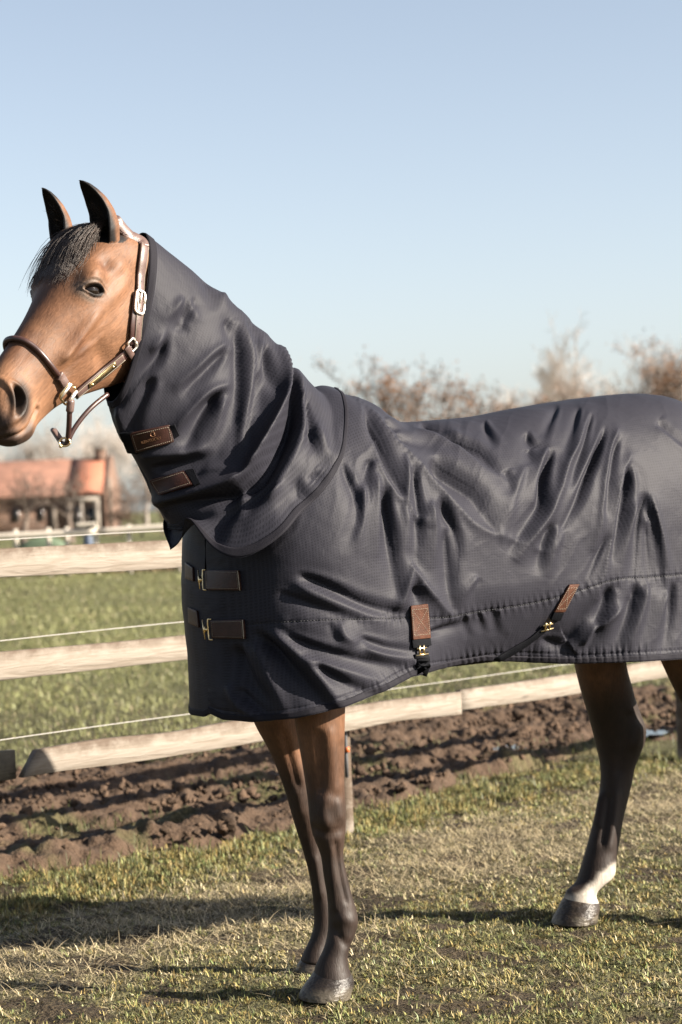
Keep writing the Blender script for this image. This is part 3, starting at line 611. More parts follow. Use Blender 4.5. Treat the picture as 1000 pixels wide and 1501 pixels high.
rf = sinew(rf, [('V', 5, 4, [(415, 1075), (428, 1120), (436, 1150)]), ('R', 7, 3, [(436, 1165), (440, 1190)]), ('R', 5, 3, [(462, 1260), (470, 1310)])])
rh = sinew(rh, [('V', 5, 5, [(893, 1170), (889, 1200), (884, 1235)]), ('R', 6, 4, [(903, 1165), (900, 1200), (893, 1240)]), ('R', 6, 4, [(880, 1170), (876, 1205)]), ('R', 8, 5, [(936, 1068), (930, 1090)]), ('V', 7, 5, [(922, 1050), (914, 1090), (908, 1130)])])
parts = [closed(head_rings), closed(trunk), closed(lf), closed(rf), closed(rh), closed(lh), ear_l, ear_r]
body = union(parts); body.name = 'body'; body.materials.clear()
nv_ = len(body.vertices); P = np.zeros(nv_ * 3, np.float32); body.vertices.foreach_get('co', P); P = P.reshape(-1, 3).astype(float)
print('body verts', nv_)
# coat pattern (bay: brown body, black points, white sock on the right hind)
px = proj(P); L_ = hl(P); n1 = vn3(P, 9, 3); n2 = vn3(P, 28, 8)
bay = np.array([.185, .088, .045]); dark = np.array([.012, .009, .008]); tan = np.array([.30, .155, .085]); 
col = bay * (.78 + .42 * n1)[:, None]
def mixc(col, c, k): k = np.clip(k, 0, 1)[:, None]; return col * (1 - k) + np.array(c) * k
ish = (L_[:, 0] > -.08) & (L_[:, 2] > -.42) & (P[:, 2] > 1.3) & (np.abs(L_[:, 1]) < .2)
f_ = lambda a, b, q: sstep(a, b, q)
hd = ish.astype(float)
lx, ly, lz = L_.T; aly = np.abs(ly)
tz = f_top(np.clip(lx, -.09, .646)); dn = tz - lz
col = mixc(col, tan * 1.0, hd * f_(.43, .54, lx) * (1 - f_(.0, .4, 0 * lx)) * .75 * (.7 + .5 * n1))
col = mixc(col, tan, hd * .38 * np.exp(-(((lx - .2) / .12) ** 2 + ((lz + .19) / .09) ** 2)))
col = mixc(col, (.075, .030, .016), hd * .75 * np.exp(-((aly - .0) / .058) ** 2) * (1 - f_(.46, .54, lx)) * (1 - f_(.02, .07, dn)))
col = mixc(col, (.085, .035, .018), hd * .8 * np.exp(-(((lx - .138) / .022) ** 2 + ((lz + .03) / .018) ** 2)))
col = mixc(col, (.11, .045, .024), hd * .6 * np.exp(-(((lx - .335) / .03) ** 2 + ((lz + .128) / .045) ** 2)))
col = mixc(col, (.20, .10, .052), hd * .6 * np.exp(-(((lx - .37) / .02) ** 2 + ((lz + .07) / .07) ** 2)))
_a, _b = rot2(lx - NOS[0], lz - NOS[2], R(-50)); dn_ = np.sqrt((_a / .062) ** 2 + ((_b + .006) / .044) ** 2)
col = mixc(col, dark, hd * (1 - f_(.5, 1.1, dn_ + .3 * (n2 - .5))) * f_(.01, .03, aly) * .94)
col = mixc(col, (.035, .022, .018), hd * f_(.585, .625, lx + .03 * (n2 - .5)) * .92)
col = mixc(col, (.045, .028, .022), hd * f_(.54, .58, lx) * f_(.165, .185, -lz + .02 * (n2 - .5)) * .85)
ue = (lx - EYE[0]) * EA[0] + (lz - EYE[2]) * EA[1]; ve = (lx - EYE[0]) * EF[0] + (lz - EYE[2]) * EF[1]; de = np.hypot(ue / .034, ve / .022)
col = mixc(col, (.17, .13, .105), hd * (aly > .05) * np.exp(-((de - 1.15) / .35) ** 2) * (.35 + .5 * (ue < 0)))
col = mixc(col, dark, hd * (aly > .05) * (1 - f_(.72, .95, de)))
col = mixc(col, dark, hd * np.exp(-((lx - .14 - .04 * n2) / .05) ** 2) * 0)
# ears: black inside, brown backs
for (b, t, D0, D1) in (((166, 364), (117, 264), 5.70, 5.64), ((100, 368), (62, 275), 5.80, 5.76)):
    p0, p1 = unpD(*b, D0), unpD(*t, D1); ax = (p1 - p0) / np.linalg.norm(p1 - p0); u = (P - p0) @ ax / np.linalg.norm(p1 - p0); r = np.linalg.norm(P - p0 - np.outer((P - p0) @ ax, ax), axis=1)
    me_n = np.zeros(nv_ * 3, np.float32); body.vertices.foreach_get('normal', me_n); nn = me_n.reshape(-1, 3)
    onb = (u > .02) & (u < 1.2) & (r < .09) & (P[:, 2] > 2.06)
    opn = np.array([-.80, -.60, -.1]); inner = sstep(-.45, -.1, nn @ opn / np.linalg.norm(opn))
    col = mixc(col, (.012, .010, .010), onb * np.maximum(inner, sstep(.62, .85, u)))
# legs
low = (P[:, 2] < 1.05)
k = 1 - sstep(.5, .72, P[:, 2] + .12 * (n1 - .5)); hind = (P[:, 1] > 6.42)
col = np.where((low & ~hind)[:, None], mixc(col, np.array([.015, .0095, .0075]), k * .95), col)
kh = 1 - sstep(.62, .9, P[:, 2] + .1 * (n1 - .5))
col = np.where((low & hind)[:, None], mixc(col, np.array([.017, .011, .009]), np.maximum(kh, .35) * .95), col)
kn = low & (P[:, 2] > .3) & ~hind
col = mixc(col, (.09, .05, .032), low * ~hind * .35 * np.exp(-((P[:, 2] - .44) / .09) ** 2))
col = mixc(col, (.055, .036, .028), low * ~hind * .5 * np.exp(-((P[:, 2] - .2) / .06) ** 2) * n2)
lat = (P - C0) @ N
sock = low & hind & (lat < 0); sz = P[:, 2] + .06 * (n2 - .5) - .10 * (px[:, 0] - 865) / 90.
sz = P[:, 2] + .035 * (n2 - .5) - .075 * sstep(845, 905, px[:, 0])
col = mixc(col, (.46, .41, .35), sock * (1 - sstep(.074, .092, sz)))
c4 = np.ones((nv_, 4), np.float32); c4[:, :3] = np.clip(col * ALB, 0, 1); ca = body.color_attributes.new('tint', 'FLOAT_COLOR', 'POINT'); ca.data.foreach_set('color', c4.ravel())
onh = hd[:, None]; fl_h = np.stack([lx * 34, ly * 210, lz * 210], 1); fl_b = np.stack([P[:, 0] * 200, P[:, 1] * 200, P[:, 2] * 32], 1)
fa_ = body.attributes.new('flow', 'FLOAT_VECTOR', 'POINT'); fa_.data.foreach_set('vector', (fl_h * onh + fl_b * (1 - onh)).astype(np.float32).ravel())
body.polygons.foreach_set('use_smooth', np.ones(len(body.polygons), bool))
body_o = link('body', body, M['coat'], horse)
# hooves
def hoofmesh(r, base):
    V, f = closed(r); g = vn3(V, 30, 2); c = np.array(base) * (.7 + .6 * g)[:, None]; z = V[:, 2]; k = (1 - sstep(.0, .03, z + .03 * (g - .5)))
    c = mixc(c, (.14, .12, .09), k * .75 * (g > .42)); o = link('hoof', mesh('hoof', V, f, True, c), M['horn'], horse); return o
hoofmesh(hf, (.026, .020, .017)); hoofmesh(hrf, (.025, .019, .017)); hoofmesh(hrh, (.042, .032, .025)); hoofmesh(hlh, (.045, .034, .026))
# eyes
BODY_T = BVHTree.FromPolygons([tuple(v) for v in P], [tuple(p.vertices) for p in body.polygons])
def uvsphere(c, r, n=24):
    u = np.linspace(0, math.pi, n)[1:-1]; v = np.linspace(0, 2 * math.pi, n * 2, endpoint=False)
    rings = np.stack([np.outer(np.sin(u), np.cos(v)), np.outer(np.sin(u), np.sin(v)), np.outer(np.cos(u), np.ones(n * 2))], -1) * r + np.asarray(c)
    return closed(rings)
i0 = np.argmin(np.linalg.norm(HL - EYE, axis=1) + (HL[:, 1] < 0)); surf = HL[i0] + hn[i0] * (D_eye + .0008)
for sg in (1, -1):
    c = hw(np.array([surf[0], (abs(surf[1]) - .0265) * sg, surf[2]])); add('eye', uvsphere(c, .0265 * HS), M['eye'], horse)
# hair
def strands(roots, dirs, length, curl, w, base, parent, name, n=9, grav=.5, hug=None, bp=.006):
    S = len(roots); t = np.linspace(0, 1, n); Vs = np.zeros((S, n, 3)); 
    p = roots.copy(); d = dirs / np.linalg.norm(dirs, axis=1)[:, None]; st = length / (n - 1)
    for k in range(n):
        Vs[:, k] = p; d = d + rng.normal(0, curl, (S, 3)) - ZU * grav * .1; d /= np.linalg.norm(d, axis=1)[:, None]; p = p + d * st[:, None]
        if hug is not None:
            for i in range(S):
                h = hug.find_nearest(Vector(p[i]))
                if h[0] is not None:
                    q = np.array(h[0]); nn = np.array(h[1]); dd = (p[i] - q) @ nn
                    if dd < bp: p[i] = p[i] + nn * (bp - dd)
    T = np.gradient(Vs, axis=1); T /= np.linalg.norm(T, axis=2)[..., None] + 1e-9
    B = np.cross(T, np.array([0, -1., .2])); B /= np.linalg.norm(B, axis=2)[..., None] + 1e-9; C = np.cross(T, B)
    ww = w * np.interp(t, [0, .6, 1], [1, .8, .15]); R_ = []
    for a in (0, 2.1, 4.2): R_.append(Vs + (B * math.cos(a) + C * math.sin(a)) * ww[None, :, None])
    V = np.stack(R_, 2).reshape(-1, 3); i = (np.arange(S) * n * 3)[:, None, None] + (np.arange(n - 1) * 3)[None, :, None]
    f = np.concatenate([np.stack([i + a, i + b, i + 3 + b, i + 3 + a], -1).reshape(-1, 4) for a, b in ((0, 1), (1, 2), (2, 0))])
    c = np.repeat(np.array(base) * rng.uniform(.55, 1.6, (S, 1)), n * 3, 0)
    o = link(name, mesh(name, V, f, True, c), M['hair'], parent); o['kind'] = 'stuff'; return o
S = 2600; q = rng.uniform(-1, 1, (S, 2)); roots = hw(np.stack([.0 + .03 * np.abs(q[:, 1]), q[:, 0] * .05, np.full(S, .02)], 1))
dirs = HX * (.75) + HN[None] * (-.30 + q[:, :1] * .34) + HZ * .62
strands(roots, dirs + rng.normal(0, .1, (S, 3)), rng.uniform(.10, .25, S), .045, .0007, (.06, .038, .028), horse, 'forelock', 10, 2.4, BODY_T)
S = 380; q = rng.uniform(0, 1, (S, 2)); roots = hw(np.stack([-.0 - .05 * q[:, 0], (q[:, 1] - .5) * .06, -.004 - 1.4 * .05 * q[:, 0]], 1)); 
strands(roots, HN[None] * .8 + HZ * .1 - HX * .1 - ZU * .5 + rng.normal(0, .22, (S, 3)), rng.uniform(.03, .06, S), .06, .0011, (.010, .008, .008), horse, 'mane', 9, 1.8, BODY_T)
for (b, t, D0, D1) in (((166, 364), (117, 264), 5.70, 5.64), ((100, 368), (62, 275), 5.80, 5.76)):
    p0, p1 = unpD(*b, D0), unpD(*t, D1); S = 150; u = rng.uniform(.12, .62, (S, 1)); od = np.array([-.74, -.66, -.1]); sd_ = np.cross(p1 - p0, od); sd_ /= np.linalg.norm(sd_)
    strands(p0 + u * (p1 - p0) + rng.normal(0, .009, (S, 1)) * sd_ - od * .012, od[None] * .55 + (p1 - p0)[None] * 5 + rng.normal(0, .3, (S, 3)), rng.uniform(.018, .036, S), .1, .0006, (.03, .02, .014), horse, 'ear_hair', 5, .3)
S = 300; roots = np.array(C0 - H * 1.46 + ZU * 1.3) + rng.normal(0, .018, (S, 3)); strands(roots, -H[None] * .5 - ZU * .9 + rng.normal(0, .12, (S, 3)), rng.uniform(.5, .85, S), .05, .002, (.012, .009, .008), horse, 'tail', 10, 1.5)

# ------------------------------------------------------------------ turnout rug: body and neck cover
rug = thing('turnout_rug', 'dark charcoal waterproof horse rug with neck cover and brown leather straps, worn by the horse', 'horse rug', (float(C0[0]), float(C0[1]), 0))
hemx = [240, 268, 278, 303.2, 304, 312, 330, 370, 430, 500, 560, 605, 660, 740, 800, 850, 900, 1000, 1150, 1300]
hemy = [1018, 1024, 1038, 1027, 1027, 1045, 1055, 1058.5, 1053, 1036, 1014, 992, 982, 971, 973, 975, 972, 966, 955, 955]
topx = [200, 260, 300, 350, 400, 445, 470, 495, 530, 560, 580, 620, 700, 740, 800, 860, 920, 960, 1000, 1060, 1120, 1180]
topy = [850, 790, 725, 660, 610, 578, 569, 577, 591, 612, 618, 617, 609, 601, 592, 583, 577.5, 583, 601, 635, 690, 780]
f_hem = lambda x: np.interp(x, hemx, hemy); f_topp = spl(topx, topy)
SF, SB = -.325, -.06
NU1, NU2, NT = 60, 500, 300
al = np.linspace(math.pi / 2, 0, NU1)[:-1]; s1 = SB + (SF - SB) * np.sin(al); s2 = np.linspace(SB, 1.24, NU2 - 40); al2 = np.linspace(0, math.pi / 2 * .93, 45)[1:]
s3 = 1.24 + .30 * np.sin(al2); su = np.r_[s1, s2, s3]; NU = len(su)
Wm = np.interp(su, [SB, .2, .6, 1.0, 1.24], [.33, .335, .335, .335, .335])
Wu = np.r_[Wm[0] * np.cos(al) ** .85 + .004 * np.sin(al), Wm[len(s1):len(s1) + len(s2)], .335 * np.cos(al2) ** .9]
TT = np.linspace(0, 1, NT); ta = .56
def rug_half(sg):
    S = su[:, None]; T = TT[None]; W = Wu[:, None]
    cen = C0[None] - su[:, None] * H
    pxc = proj(cen + ZU * 1.6)[:, 0]
    for _ in range(3): 
        zt = unp(pxc, f_topp(pxc))[:, 2]; pxc = proj(cen * np.array([1, 1, 0]) + np.outer(zt, ZU))[:, 0]
    hp = cen + N * Wu[:, None]; zh = np.full(NU, .8)
    for _ in range(4):
        pp = proj(hp * np.array([1, 1, 0]) + np.outer(zh, ZU)); dep = (hp - CAM) @ F0
        zh = zh + (pp[:, 1] - f_hem(pp[:, 0])) * dep / F
    zw = np.interp(su, [SF, -.2, .0, .3, 1.2, 1.6], [1.12, 1.16, 1.2, 1.2, 1.22, 1.15])[:, None]
    zt = np.maximum(zt, zw[:, 0] + .02)
    e = np.interp(su, [SF, -.2, 0, .12, .3, .6, 1.0, 1.3], [.42, .7, 1.15, 1.2, 1.05, .95, .8, .8])[:, None]
    tq = np.clip(T / ta, 0, 1); ph = tq * math.pi / 2
    l = W * np.sin(ph) ** e; z = zw + (zt[:, None] - zw) * np.cos(ph) ** np.interp(su, [SF, 0, .3, 1.0], [1, .95, .95, .9])[:, None]
    q = np.clip((T - ta) / (1 - ta), 0, 1)
    tuck = np.interp(su, [SF, -.1, .15, .35, .62, .8, .95, 1.3], [.0, .01, .0, -.09, -.125, -.05, .0, .0])[:, None]
    flare = np.interp(su, [SF, -.2, .1, .5, .9, 1.3], [.0, .012, .0, .0, .015, .0])[:, None]
    l = l + (flare * q + tuck * np.clip((q - .3) / .7, 0, 1) ** 1.6) * (W / Wu.max())
    z = np.where(T > ta, zw + (zh[:, None] - zw) * q, z)
    base = cen[:, None] * np.array([1, 1, 0]) + sg * l[..., None] * N + z[..., None] * ZU
    return base
BL = rug_half(1); BR_ = rug_half(-1)
LP = np.array([.88, -.47])
def tails(pts):                                # a fold starts short and sharp and runs out long
    p = np.asarray(pts, float); L = np.linalg.norm(np.diff(p, axis=0), axis=1).sum(); a = p[0] - p[1]; b = p[-1] - p[-2]
    return np.vstack([p[0] + a / np.linalg.norm(a) * L * .1, p, p[-1] + b / np.linalg.norm(b) * L * .3])
def taper(t): return sstep(0, .26, t) * np.clip(1 - t, 0, 1) ** .75 * 1.25
def strokes(P2, lst, dflt=1.):
    """height field from fold lines: 'D' a wall turned from the sun, 'L' a wall turned to it, 'R' ridge, 'V' valley; widths and pixels of the photograph"""
    out = np.zeros(len(P2))
    for kind, w, amp, pts in lst:
        p = path(tails(pts), 44); lo = p.min(0) - 3.2 * w; hi = p.max(0) + 3.2 * w
        k = np.flatnonzero(((P2 > lo) & (P2 < hi)).all(1))
        if not len(k): continue
        q = P2[k]; d2 = ((q[:, None] - p[None]) ** 2).sum(2); j = d2.argmin(1)
        T = np.gradient(p, axis=0); T /= np.linalg.norm(T, axis=1)[:, None] + 1e-9; nn = np.stack([-T[:, 1], T[:, 0]], 1); nn *= np.sign(nn @ LP)[:, None] + (nn @ LP == 0)[:, None]
        d = np.sqrt(d2[np.arange(len(k)), j]); sd = ((q - p[j]) * nn[j]).sum(1); sd = np.sign(sd) * d
        tau = j / 43.; tp = taper(tau) if kind in 'DL' else np.clip(np.sin(math.pi * np.clip(tau, 0, 1)), 0, 1) ** .6; w = w * (.4 + 1.05 * tau)
        endd = np.where((j == 0) | (j == 43), np.exp(-(d / w) ** 2), 1)
        if kind in 'DL': v = (sd / w) * np.exp(.5 - sd ** 2 / (2 * w * w)) * (1 if kind == 'D' else -1)
        else: v = np.exp(-sd ** 2 / (w * w)) * (1 if kind == 'R' else -1)
        out[k] += amp * v * tp * np.where((j == 0) | (j == 43), .3, 1)
    return out
def folds(P2, lst, px0, px1, cell=1.25, reach=17., blur=1.5):
    """cloth folds as a taut skin: crest and trough lines hold it, facets span smoothly between them, creases stay crisp"""
    nx, ny = int((px1[0] - px0[0]) / cell) + 1, int((px1[1] - px0[1]) / cell) + 1
    acc = np.zeros((nx, ny)); wgt = np.zeros((nx, ny))
    def draw(p, val):
        q = (p - np.array(px0)) / cell; i = np.round(q).astype(int); k = (i[:, 0] >= 0) & (i[:, 0] < nx) & (i[:, 1] >= 0) & (i[:, 1] < ny)
        w_ = np.abs(val) + 1e-6; np.add.at(acc, (i[k, 0], i[k, 1]), (val * w_)[k]); np.add.at(wgt, (i[k, 0], i[k, 1]), w_[k])
    for kind, w, amp, pts in lst:
        p = path(tails(pts), 400); T = np.gradient(p, axis=0); T /= np.linalg.norm(T, axis=1)[:, None] + 1e-9
        nn = np.stack([-T[:, 1], T[:, 0]], 1); s_ = np.sign((nn @ LP).sum()); nn = nn * (s_ if s_ else 1)
        tp = taper(np.linspace(0, 1, 400)) if kind in 'DL' else np.clip(np.sin(math.pi * np.linspace(0, 1, 400)), 0, 1) ** .6
        wob = 1 + .25 * np.sin(np.linspace(0, 5, 400) + w * 3.3 + amp)
        if kind == 'R': draw(p, amp * tp)
        elif kind == 'V': draw(p, -amp * tp)
        else:
            sg = 1 if kind == 'D' else -1; o = nn * (w * .85 * (.3 + 1.1 * np.linspace(0, 1, 400)) * wob * (.35 + .65 * tp))[:, None]
            draw(p - o * .8, -sg * (1.0 if sg > 0 else .75) * amp * tp)
    fix = wgt > 0; val = np.where(fix, acc / np.maximum(wgt, 1e-9), 0); kap = (cell / reach) ** 2
    h = val.copy()
    for _ in range(420):
        p_ = np.pad(h, 1, mode='edge'); h = (p_[2:, 1:-1] + p_[:-2, 1:-1] + p_[1:-1, 2:] + p_[1:-1, :-2]) / (4 + kap); h[fix] = val[fix]
    k_ = np.exp(-np.arange(-4, 5) ** 2 / (2 * (blur * 2 / cell) ** 2)); k_ /= k_.sum()
    h = np.apply_along_axis(lambda v: np.convolve(np.pad(v, 4, mode='edge'), k_, 'valid'), 0, h); h = np.apply_along_axis(lambda v: np.convolve(np.pad(v, 4, mode='edge'), k_, 'valid'), 1, h)
    q = (P2 - np.array(px0)) / cell; ins = (q[:, 0] > 0) & (q[:, 0] < nx - 1) & (q[:, 1] > 0) & (q[:, 1] < ny - 1)
    q = np.clip(q, 0, [nx - 1.001, ny - 1.001]); i = q.astype(int); f_ = q - i
    v = (h[i[:, 0], i[:, 1]] * (1 - f_[:, 0]) + h[i[:, 0] + 1, i[:, 1]] * f_[:, 0]) * (1 - f_[:, 1]) + (h[i[:, 0], i[:, 1] + 1] * (1 - f_[:, 0]) + h[i[:, 0] + 1, i[:, 1] + 1] * f_[:, 0]) * f_[:, 1]
    return np.where(ins, v, 0)
def creases(P2, P3, amp):                      # fine sharp creases between the large folds, running down and slightly back
    x, y = P2[:, 0], P2[:, 1]; u = (x * .93 + y * .36); v = (-x * .36 + y * .93)
    u = u + 26 * (fbm(x / 70, y / 70, 3, 201) - .5) * 2; out = 0
    for f, a_, s in ((34., 1., 1), (17., .5, 2)):
        n = vn(u / f, v / (f * 4.2), 210 + s); out = out + a_ * ((1 - np.abs(2 * n - 1)) ** 2.2 - .3)
    return amp * out * sstep(.35, .65, fbm(x / 95, y / 95, 3, 205))
mm = .001
SEAM = [(364, 915), (430, 911), (500, 908), (560, 907), (600, 906), (650, 905), (700, 897), (760, 888), (800, 880), (850, 866), (900, 850), (950, 846), (1000, 842), (1060, 838)]
BF = [
 # long diagonal fold off the withers and its neighbours
 ('R', 6, 4, [(525, 588), (553, 613), (581, 647), (612, 678), (642, 711), (676, 748), (704, 773), (731, 783)]),
 
 ('R', 5, 4, [(526, 591), (536, 622), (551, 652), (561, 686), (578, 717), (598, 739)]),
 ('D', 11, 12, [(540, 612), (562, 650), (578, 686), (594, 722)]),
 ('L', 5, 6, [(596, 672), (600, 700), (599, 734), (603, 775)]),
 ('D', 7, 9, [(611, 690), (617, 728), (618, 770), (616, 800)]),
 ('L', 8, 7, [(636, 740), (642, 780), (640, 815)]),
 ('D', 8, 10, [(652, 734), (668, 767), (676, 805), (672, 840)]),
 ('D', 9, 13, [(570, 722), (576, 762), (580, 800), (584, 840)]),
 ('L', 8, 5, [(556, 700), (560, 740), (558, 790)]),
 ('D', 7, 6, [(546, 676), (541, 708)]), ('L', 6, 4, [(536, 717), (533, 756), (528, 790)]),
 ('D', 8, 6, [(507, 683), (523, 717), (530, 756), (520, 785)]),
 # folds below the spine behind the withers
 ('D', 6, 9, [(566, 616), (580, 621), (598, 625)]), ('D', 7, 9, [(584, 633), (606, 640), (629, 646)]),
 ('D', 6, 10, [(620, 619), (638, 624), (660, 630)]), ('L', 6, 6, [(618, 630), (645, 640), (672, 652), (700, 675), (724, 690)]),
 ('D', 8, 13, [(655, 636), (682, 645), (710, 661), (726, 684)]), ('D', 5, 8, [(712, 618), (722, 633), (728, 646)]),
 ('D', 17, 15, [(640, 672), (672, 696), (702, 720), (718, 752)]),
 
 
 # ribs over the flank
 ('D', 6, 6, [(818, 598), (808, 622), (801, 646)]), ('D', 5, 6, [(850, 600), (845, 625), (836, 655)]),
 ('D', 7, 8, [(775, 634), (785, 648), (800, 651)]), ('D', 9, 7, [(780, 655), (786, 672)]),
 ('R', 6, 7, [(860, 620), (849, 651), (836, 672), (823, 706), (810, 739), (800, 760), (784, 782)]),
 ('D', 8, 13, [(811, 668), (801, 706), (798, 737), (789, 756), (768, 785)]),
 ('L', 6, 5, [(804, 659), (795, 690), (790, 720)]),
 ('D', 5, 6, [(868, 612), (858, 651), (846, 690)]), ('L', 7, 6, [(882, 640), (865, 677), (848, 716), (836, 748), (824, 770)]),
 ('D', 7, 13, [(887, 635), (876, 669), (862, 706), (852, 734), (836, 762)]),
 ('R', 5, 7, [(902, 640), (892, 672), (886, 716), (878, 770)]), ('D', 7, 7, [(907, 648), (900, 685), (892, 730)]),
 ('R', 5, 5, [(921, 678), (909, 716), (903, 755), (896, 794), (886, 836)]), ('D', 8, 15, [(925, 688), (926, 716), (917, 752), (905, 792)]),
 ('D', 8, 8, [(949, 730), (942, 775), (938, 810), (934, 842)]), ('D', 8, 8, [(954, 732), (964, 775), (968, 807), (972, 838)]), ('D', 7, 7, [(953, 770), (955, 810), (956, 840)]), ('L', 7, 6, [(955, 732), (966, 770), (976, 810), (980, 840)]),
 ('L', 9, 5, [(934, 745), (926, 790), (918, 830)]),
 ('D', 9, 8, [(811, 773), (801, 802), (796, 828)]), ('L', 9, 5, [(825, 780), (815, 812), (808, 840)]), ('D', 4, 4, [(888, 794), (871, 833), (860, 856)]),
 ('R', 9, 4, [(966, 628), (1000, 657)]), ('D', 9, 5, [(968, 618), (1002, 646)]),
 ('L', 8, 4, [(770, 690), (756, 730), (750, 770)]), ('D', 8, 4, [(745, 690), (752, 715)]),
 # shoulder and lower flank
 ('R', 6, 6, [(602, 836), (596, 858), (588, 882)]), ('R', 6, 6, [(604, 832), (624, 862), (650, 890)]), ('D', 9, 6, [(610, 860), (620, 880)]),
 ('L', 7, 5, [(700, 848), (688, 866), (678, 884)]), ('D', 9, 9, [(662, 780), (664, 830), (666, 870)]),
 ('D', 9, 9, [(446, 842), (490, 858), (540, 882), (590, 893)]), ('L', 9, 5, [(440, 856), (490, 876), (540, 895)]),
 ('D', 7, 5, [(418, 868), (470, 886), (525, 904)]),
 ('D', 11, 14, [(384, 930), (420, 962), (455, 998), (484, 1026)]), ('L', 9, 6, [(408, 926), (465, 978), (494, 1022)]), ('L', 9, 7, [(380, 946), (402, 990), (418, 1028)]),
 ('D', 12, 12, [(352, 950), (366, 985), (392, 1022)]), ('R', 8, 8, [(340, 1008), (352, 1030), (372, 1046)]), ('D', 7, 7, [(352, 1010), (372, 1030), (395, 1045)]),
 ('D', 8, 8, [(432, 934), (480, 950), (540, 965), (580, 972)]), ('L', 8, 6, [(450, 962), (500, 978), (556, 994)]), ('D', 7, 6, [(470, 976), (510, 998), (548, 1012)]),
 ('D', 5, 3, [(486, 912), (492, 928), (500, 940)]), ('R', 5, 5, [(500, 916), (503, 932), (514, 940)]),
 ('D', 6, 5, [(535, 934), (570, 945), (600, 950)]), ('L', 6, 4, [(540, 950), (570, 958), (600, 962)]),
 ('D', 5, 4, [(683, 903), (690, 928)]), ('D', 5, 4, [(706, 900), (712, 922)]), ('D', 6, 4, [(728, 896), (732, 924)]), ('D', 7, 7, [(630, 926), (660, 916), (690, 908)]),
 ('R', 6, 7, [(858, 940), (878, 915), (900, 898)]), ('D', 10, 12, [(800, 938), (830, 945), (850, 925), (870, 900)]), ('D', 11, 11, [(898, 866), (890, 900), (872, 940)]),
 ('L', 8, 6, [(980, 872), (972, 905), (964, 940)]), ('D', 9, 9, [(936, 862), (930, 895), (914, 935)]), ('L', 7, 6, [(950, 860), (944, 895), (932, 935)]), ('D', 8, 8, [(990, 860), (988, 900), (980, 940)]),
]
BF = [(k, w, a * mm * 2.6, p) for k, w, a, p in BF]
def nrm_grid(G, ref):
    n = np.cross(np.gradient(G, axis=0), np.gradient(G, axis=1)); n /= np.linalg.norm(n, axis=2)[..., None] + 1e-12
    s = np.sign((n * ref).sum(2).mean()); return n * s
def pucker(P2, line, per, amp, w):
    p = path(line, 260); L = np.r_[0, np.cumsum(np.linalg.norm(np.diff(p, axis=0), axis=1))]
    k = np.flatnonzero((P2[:, 1] > p[:, 1].min() - 30) & (P2[:, 1] < p[:, 1].max() + 30)); out = np.zeros(len(P2)); q = P2[k]
    d2 = np.concatenate([((c[:, None] - p[None]) ** 2).sum(2) for c in np.array_split(q, max(1, len(q) // 8000))]); j = d2.argmin(1); d = np.sqrt(d2.min(1))
    ph = L[j] / per * 2 * math.pi; mod = .35 + .9 * vn(L[j] / 37, L[j] * 0, 77)
    out[k] = amp * mod * (np.sin(ph + 2.2 * vn(L[j] / 21, L[j] * 0, 78))) * np.exp(-(d / w) ** 2) - amp * 1.6 * np.exp(-(d / 1.6) ** 2)
    return out
G = BL; nl = nrm_grid(G, N); P2 = proj(G.reshape(-1, 3))
hem_line = list(zip(hemx[1:], np.array(hemy[1:]) - 14))
disp = .85 * folds(P2, BF, (230, 530), (1120, 1090)) + .3 * strokes(P2, BF) + creases(P2, BL.reshape(-1, 3), .0022) + pucker(P2, SEAM, 9.5, .0016, 9) + pucker(P2, hem_line, 10, .0017, 10)
gg = G.reshape(-1, 3); disp += .0035 * (vn3(gg, 13, 4) - .5) + .0016 * (vn3(gg, 33, 6) - .5)
fade = np.ones((NU, NT)); fade *= sstep(0, .07, TT)[None]; disp = disp.reshape(NU, NT) * fade
GL = G + nl * disp[..., None]
nr = nrm_grid(BR_, -N); gr_ = BR_.reshape(-1, 3)
dr_ = (.03 * (fbm(gr_[:, 0] * 3.2 + gr_[:, 2] * 3, gr_[:, 2] * 1.5 + gr_[:, 0], 4, 91) - .5)).reshape(NU, NT) * fade
GR = BR_ + nr * dr_[..., None]
# left front edge of the rug overlaps the right flap: start the left half a little back from the centre line
E0 = int(np.argmin(np.abs(proj(GL[:, int(NT * .75)])[:, 0] - 303) + 50 * (np.arange(NU) > NU1)))
GL2 = GL[E0:]; lift = .012 * np.exp(-(np.arange(len(GL2)) / 7.) ** 2) * 1.0
GL2 = GL2 + nl[E0:] * (lift[:, None] * sstep(.45, .6, TT)[None])[..., None]
def sheet(name, G, m, parent, th=.003, sgn=1, uvs=1.0):   # thickness 0: a single skin whose edges are bound
    nu, nv = G.shape[:2]; V = G.reshape(-1, 3); f = gridf(nu, nv)
    du = np.r_[0, np.cumsum(np.linalg.norm(np.diff(G[:, nv // 2], axis=0), axis=1))]; dv = np.r_[0, np.cumsum(np.linalg.norm(np.diff(G[nu // 2], axis=0), axis=1))]
    uv = np.stack(np.broadcast_arrays(du[:, None], dv[None]), -1).reshape(-1, 2)
    me = mesh(name, V, f if sgn > 0 else f[:, ::-1], True, None, uv); o = link(name, me, m, parent)
    if th: md = o.modifiers.new('thick', 'SOLIDIFY'); md.thickness = th; md.offset = -1
    return o
def outward(G, ref):
    n = np.cross(np.gradient(G, axis=0), np.gradient(G, axis=1)); return 1 if (n * ref).sum() > 0 else -1
# one panel: right hem, over the back, left hem
iR0 = max(0, E0 - 18)
full = np.concatenate([GR[E0:, ::-1], GL2[:, 1:]], 1)
sg_ = outward(full[:, NT:], N)
rug_body = sheet('body_panel', full, M['rug'], rug, 0, sg_)
RUG_T = BVHTree.FromPolygons([tuple(v) for v in full.reshape(-1, 3)], [tuple(p) for p in gridf(*full.shape[:2])])
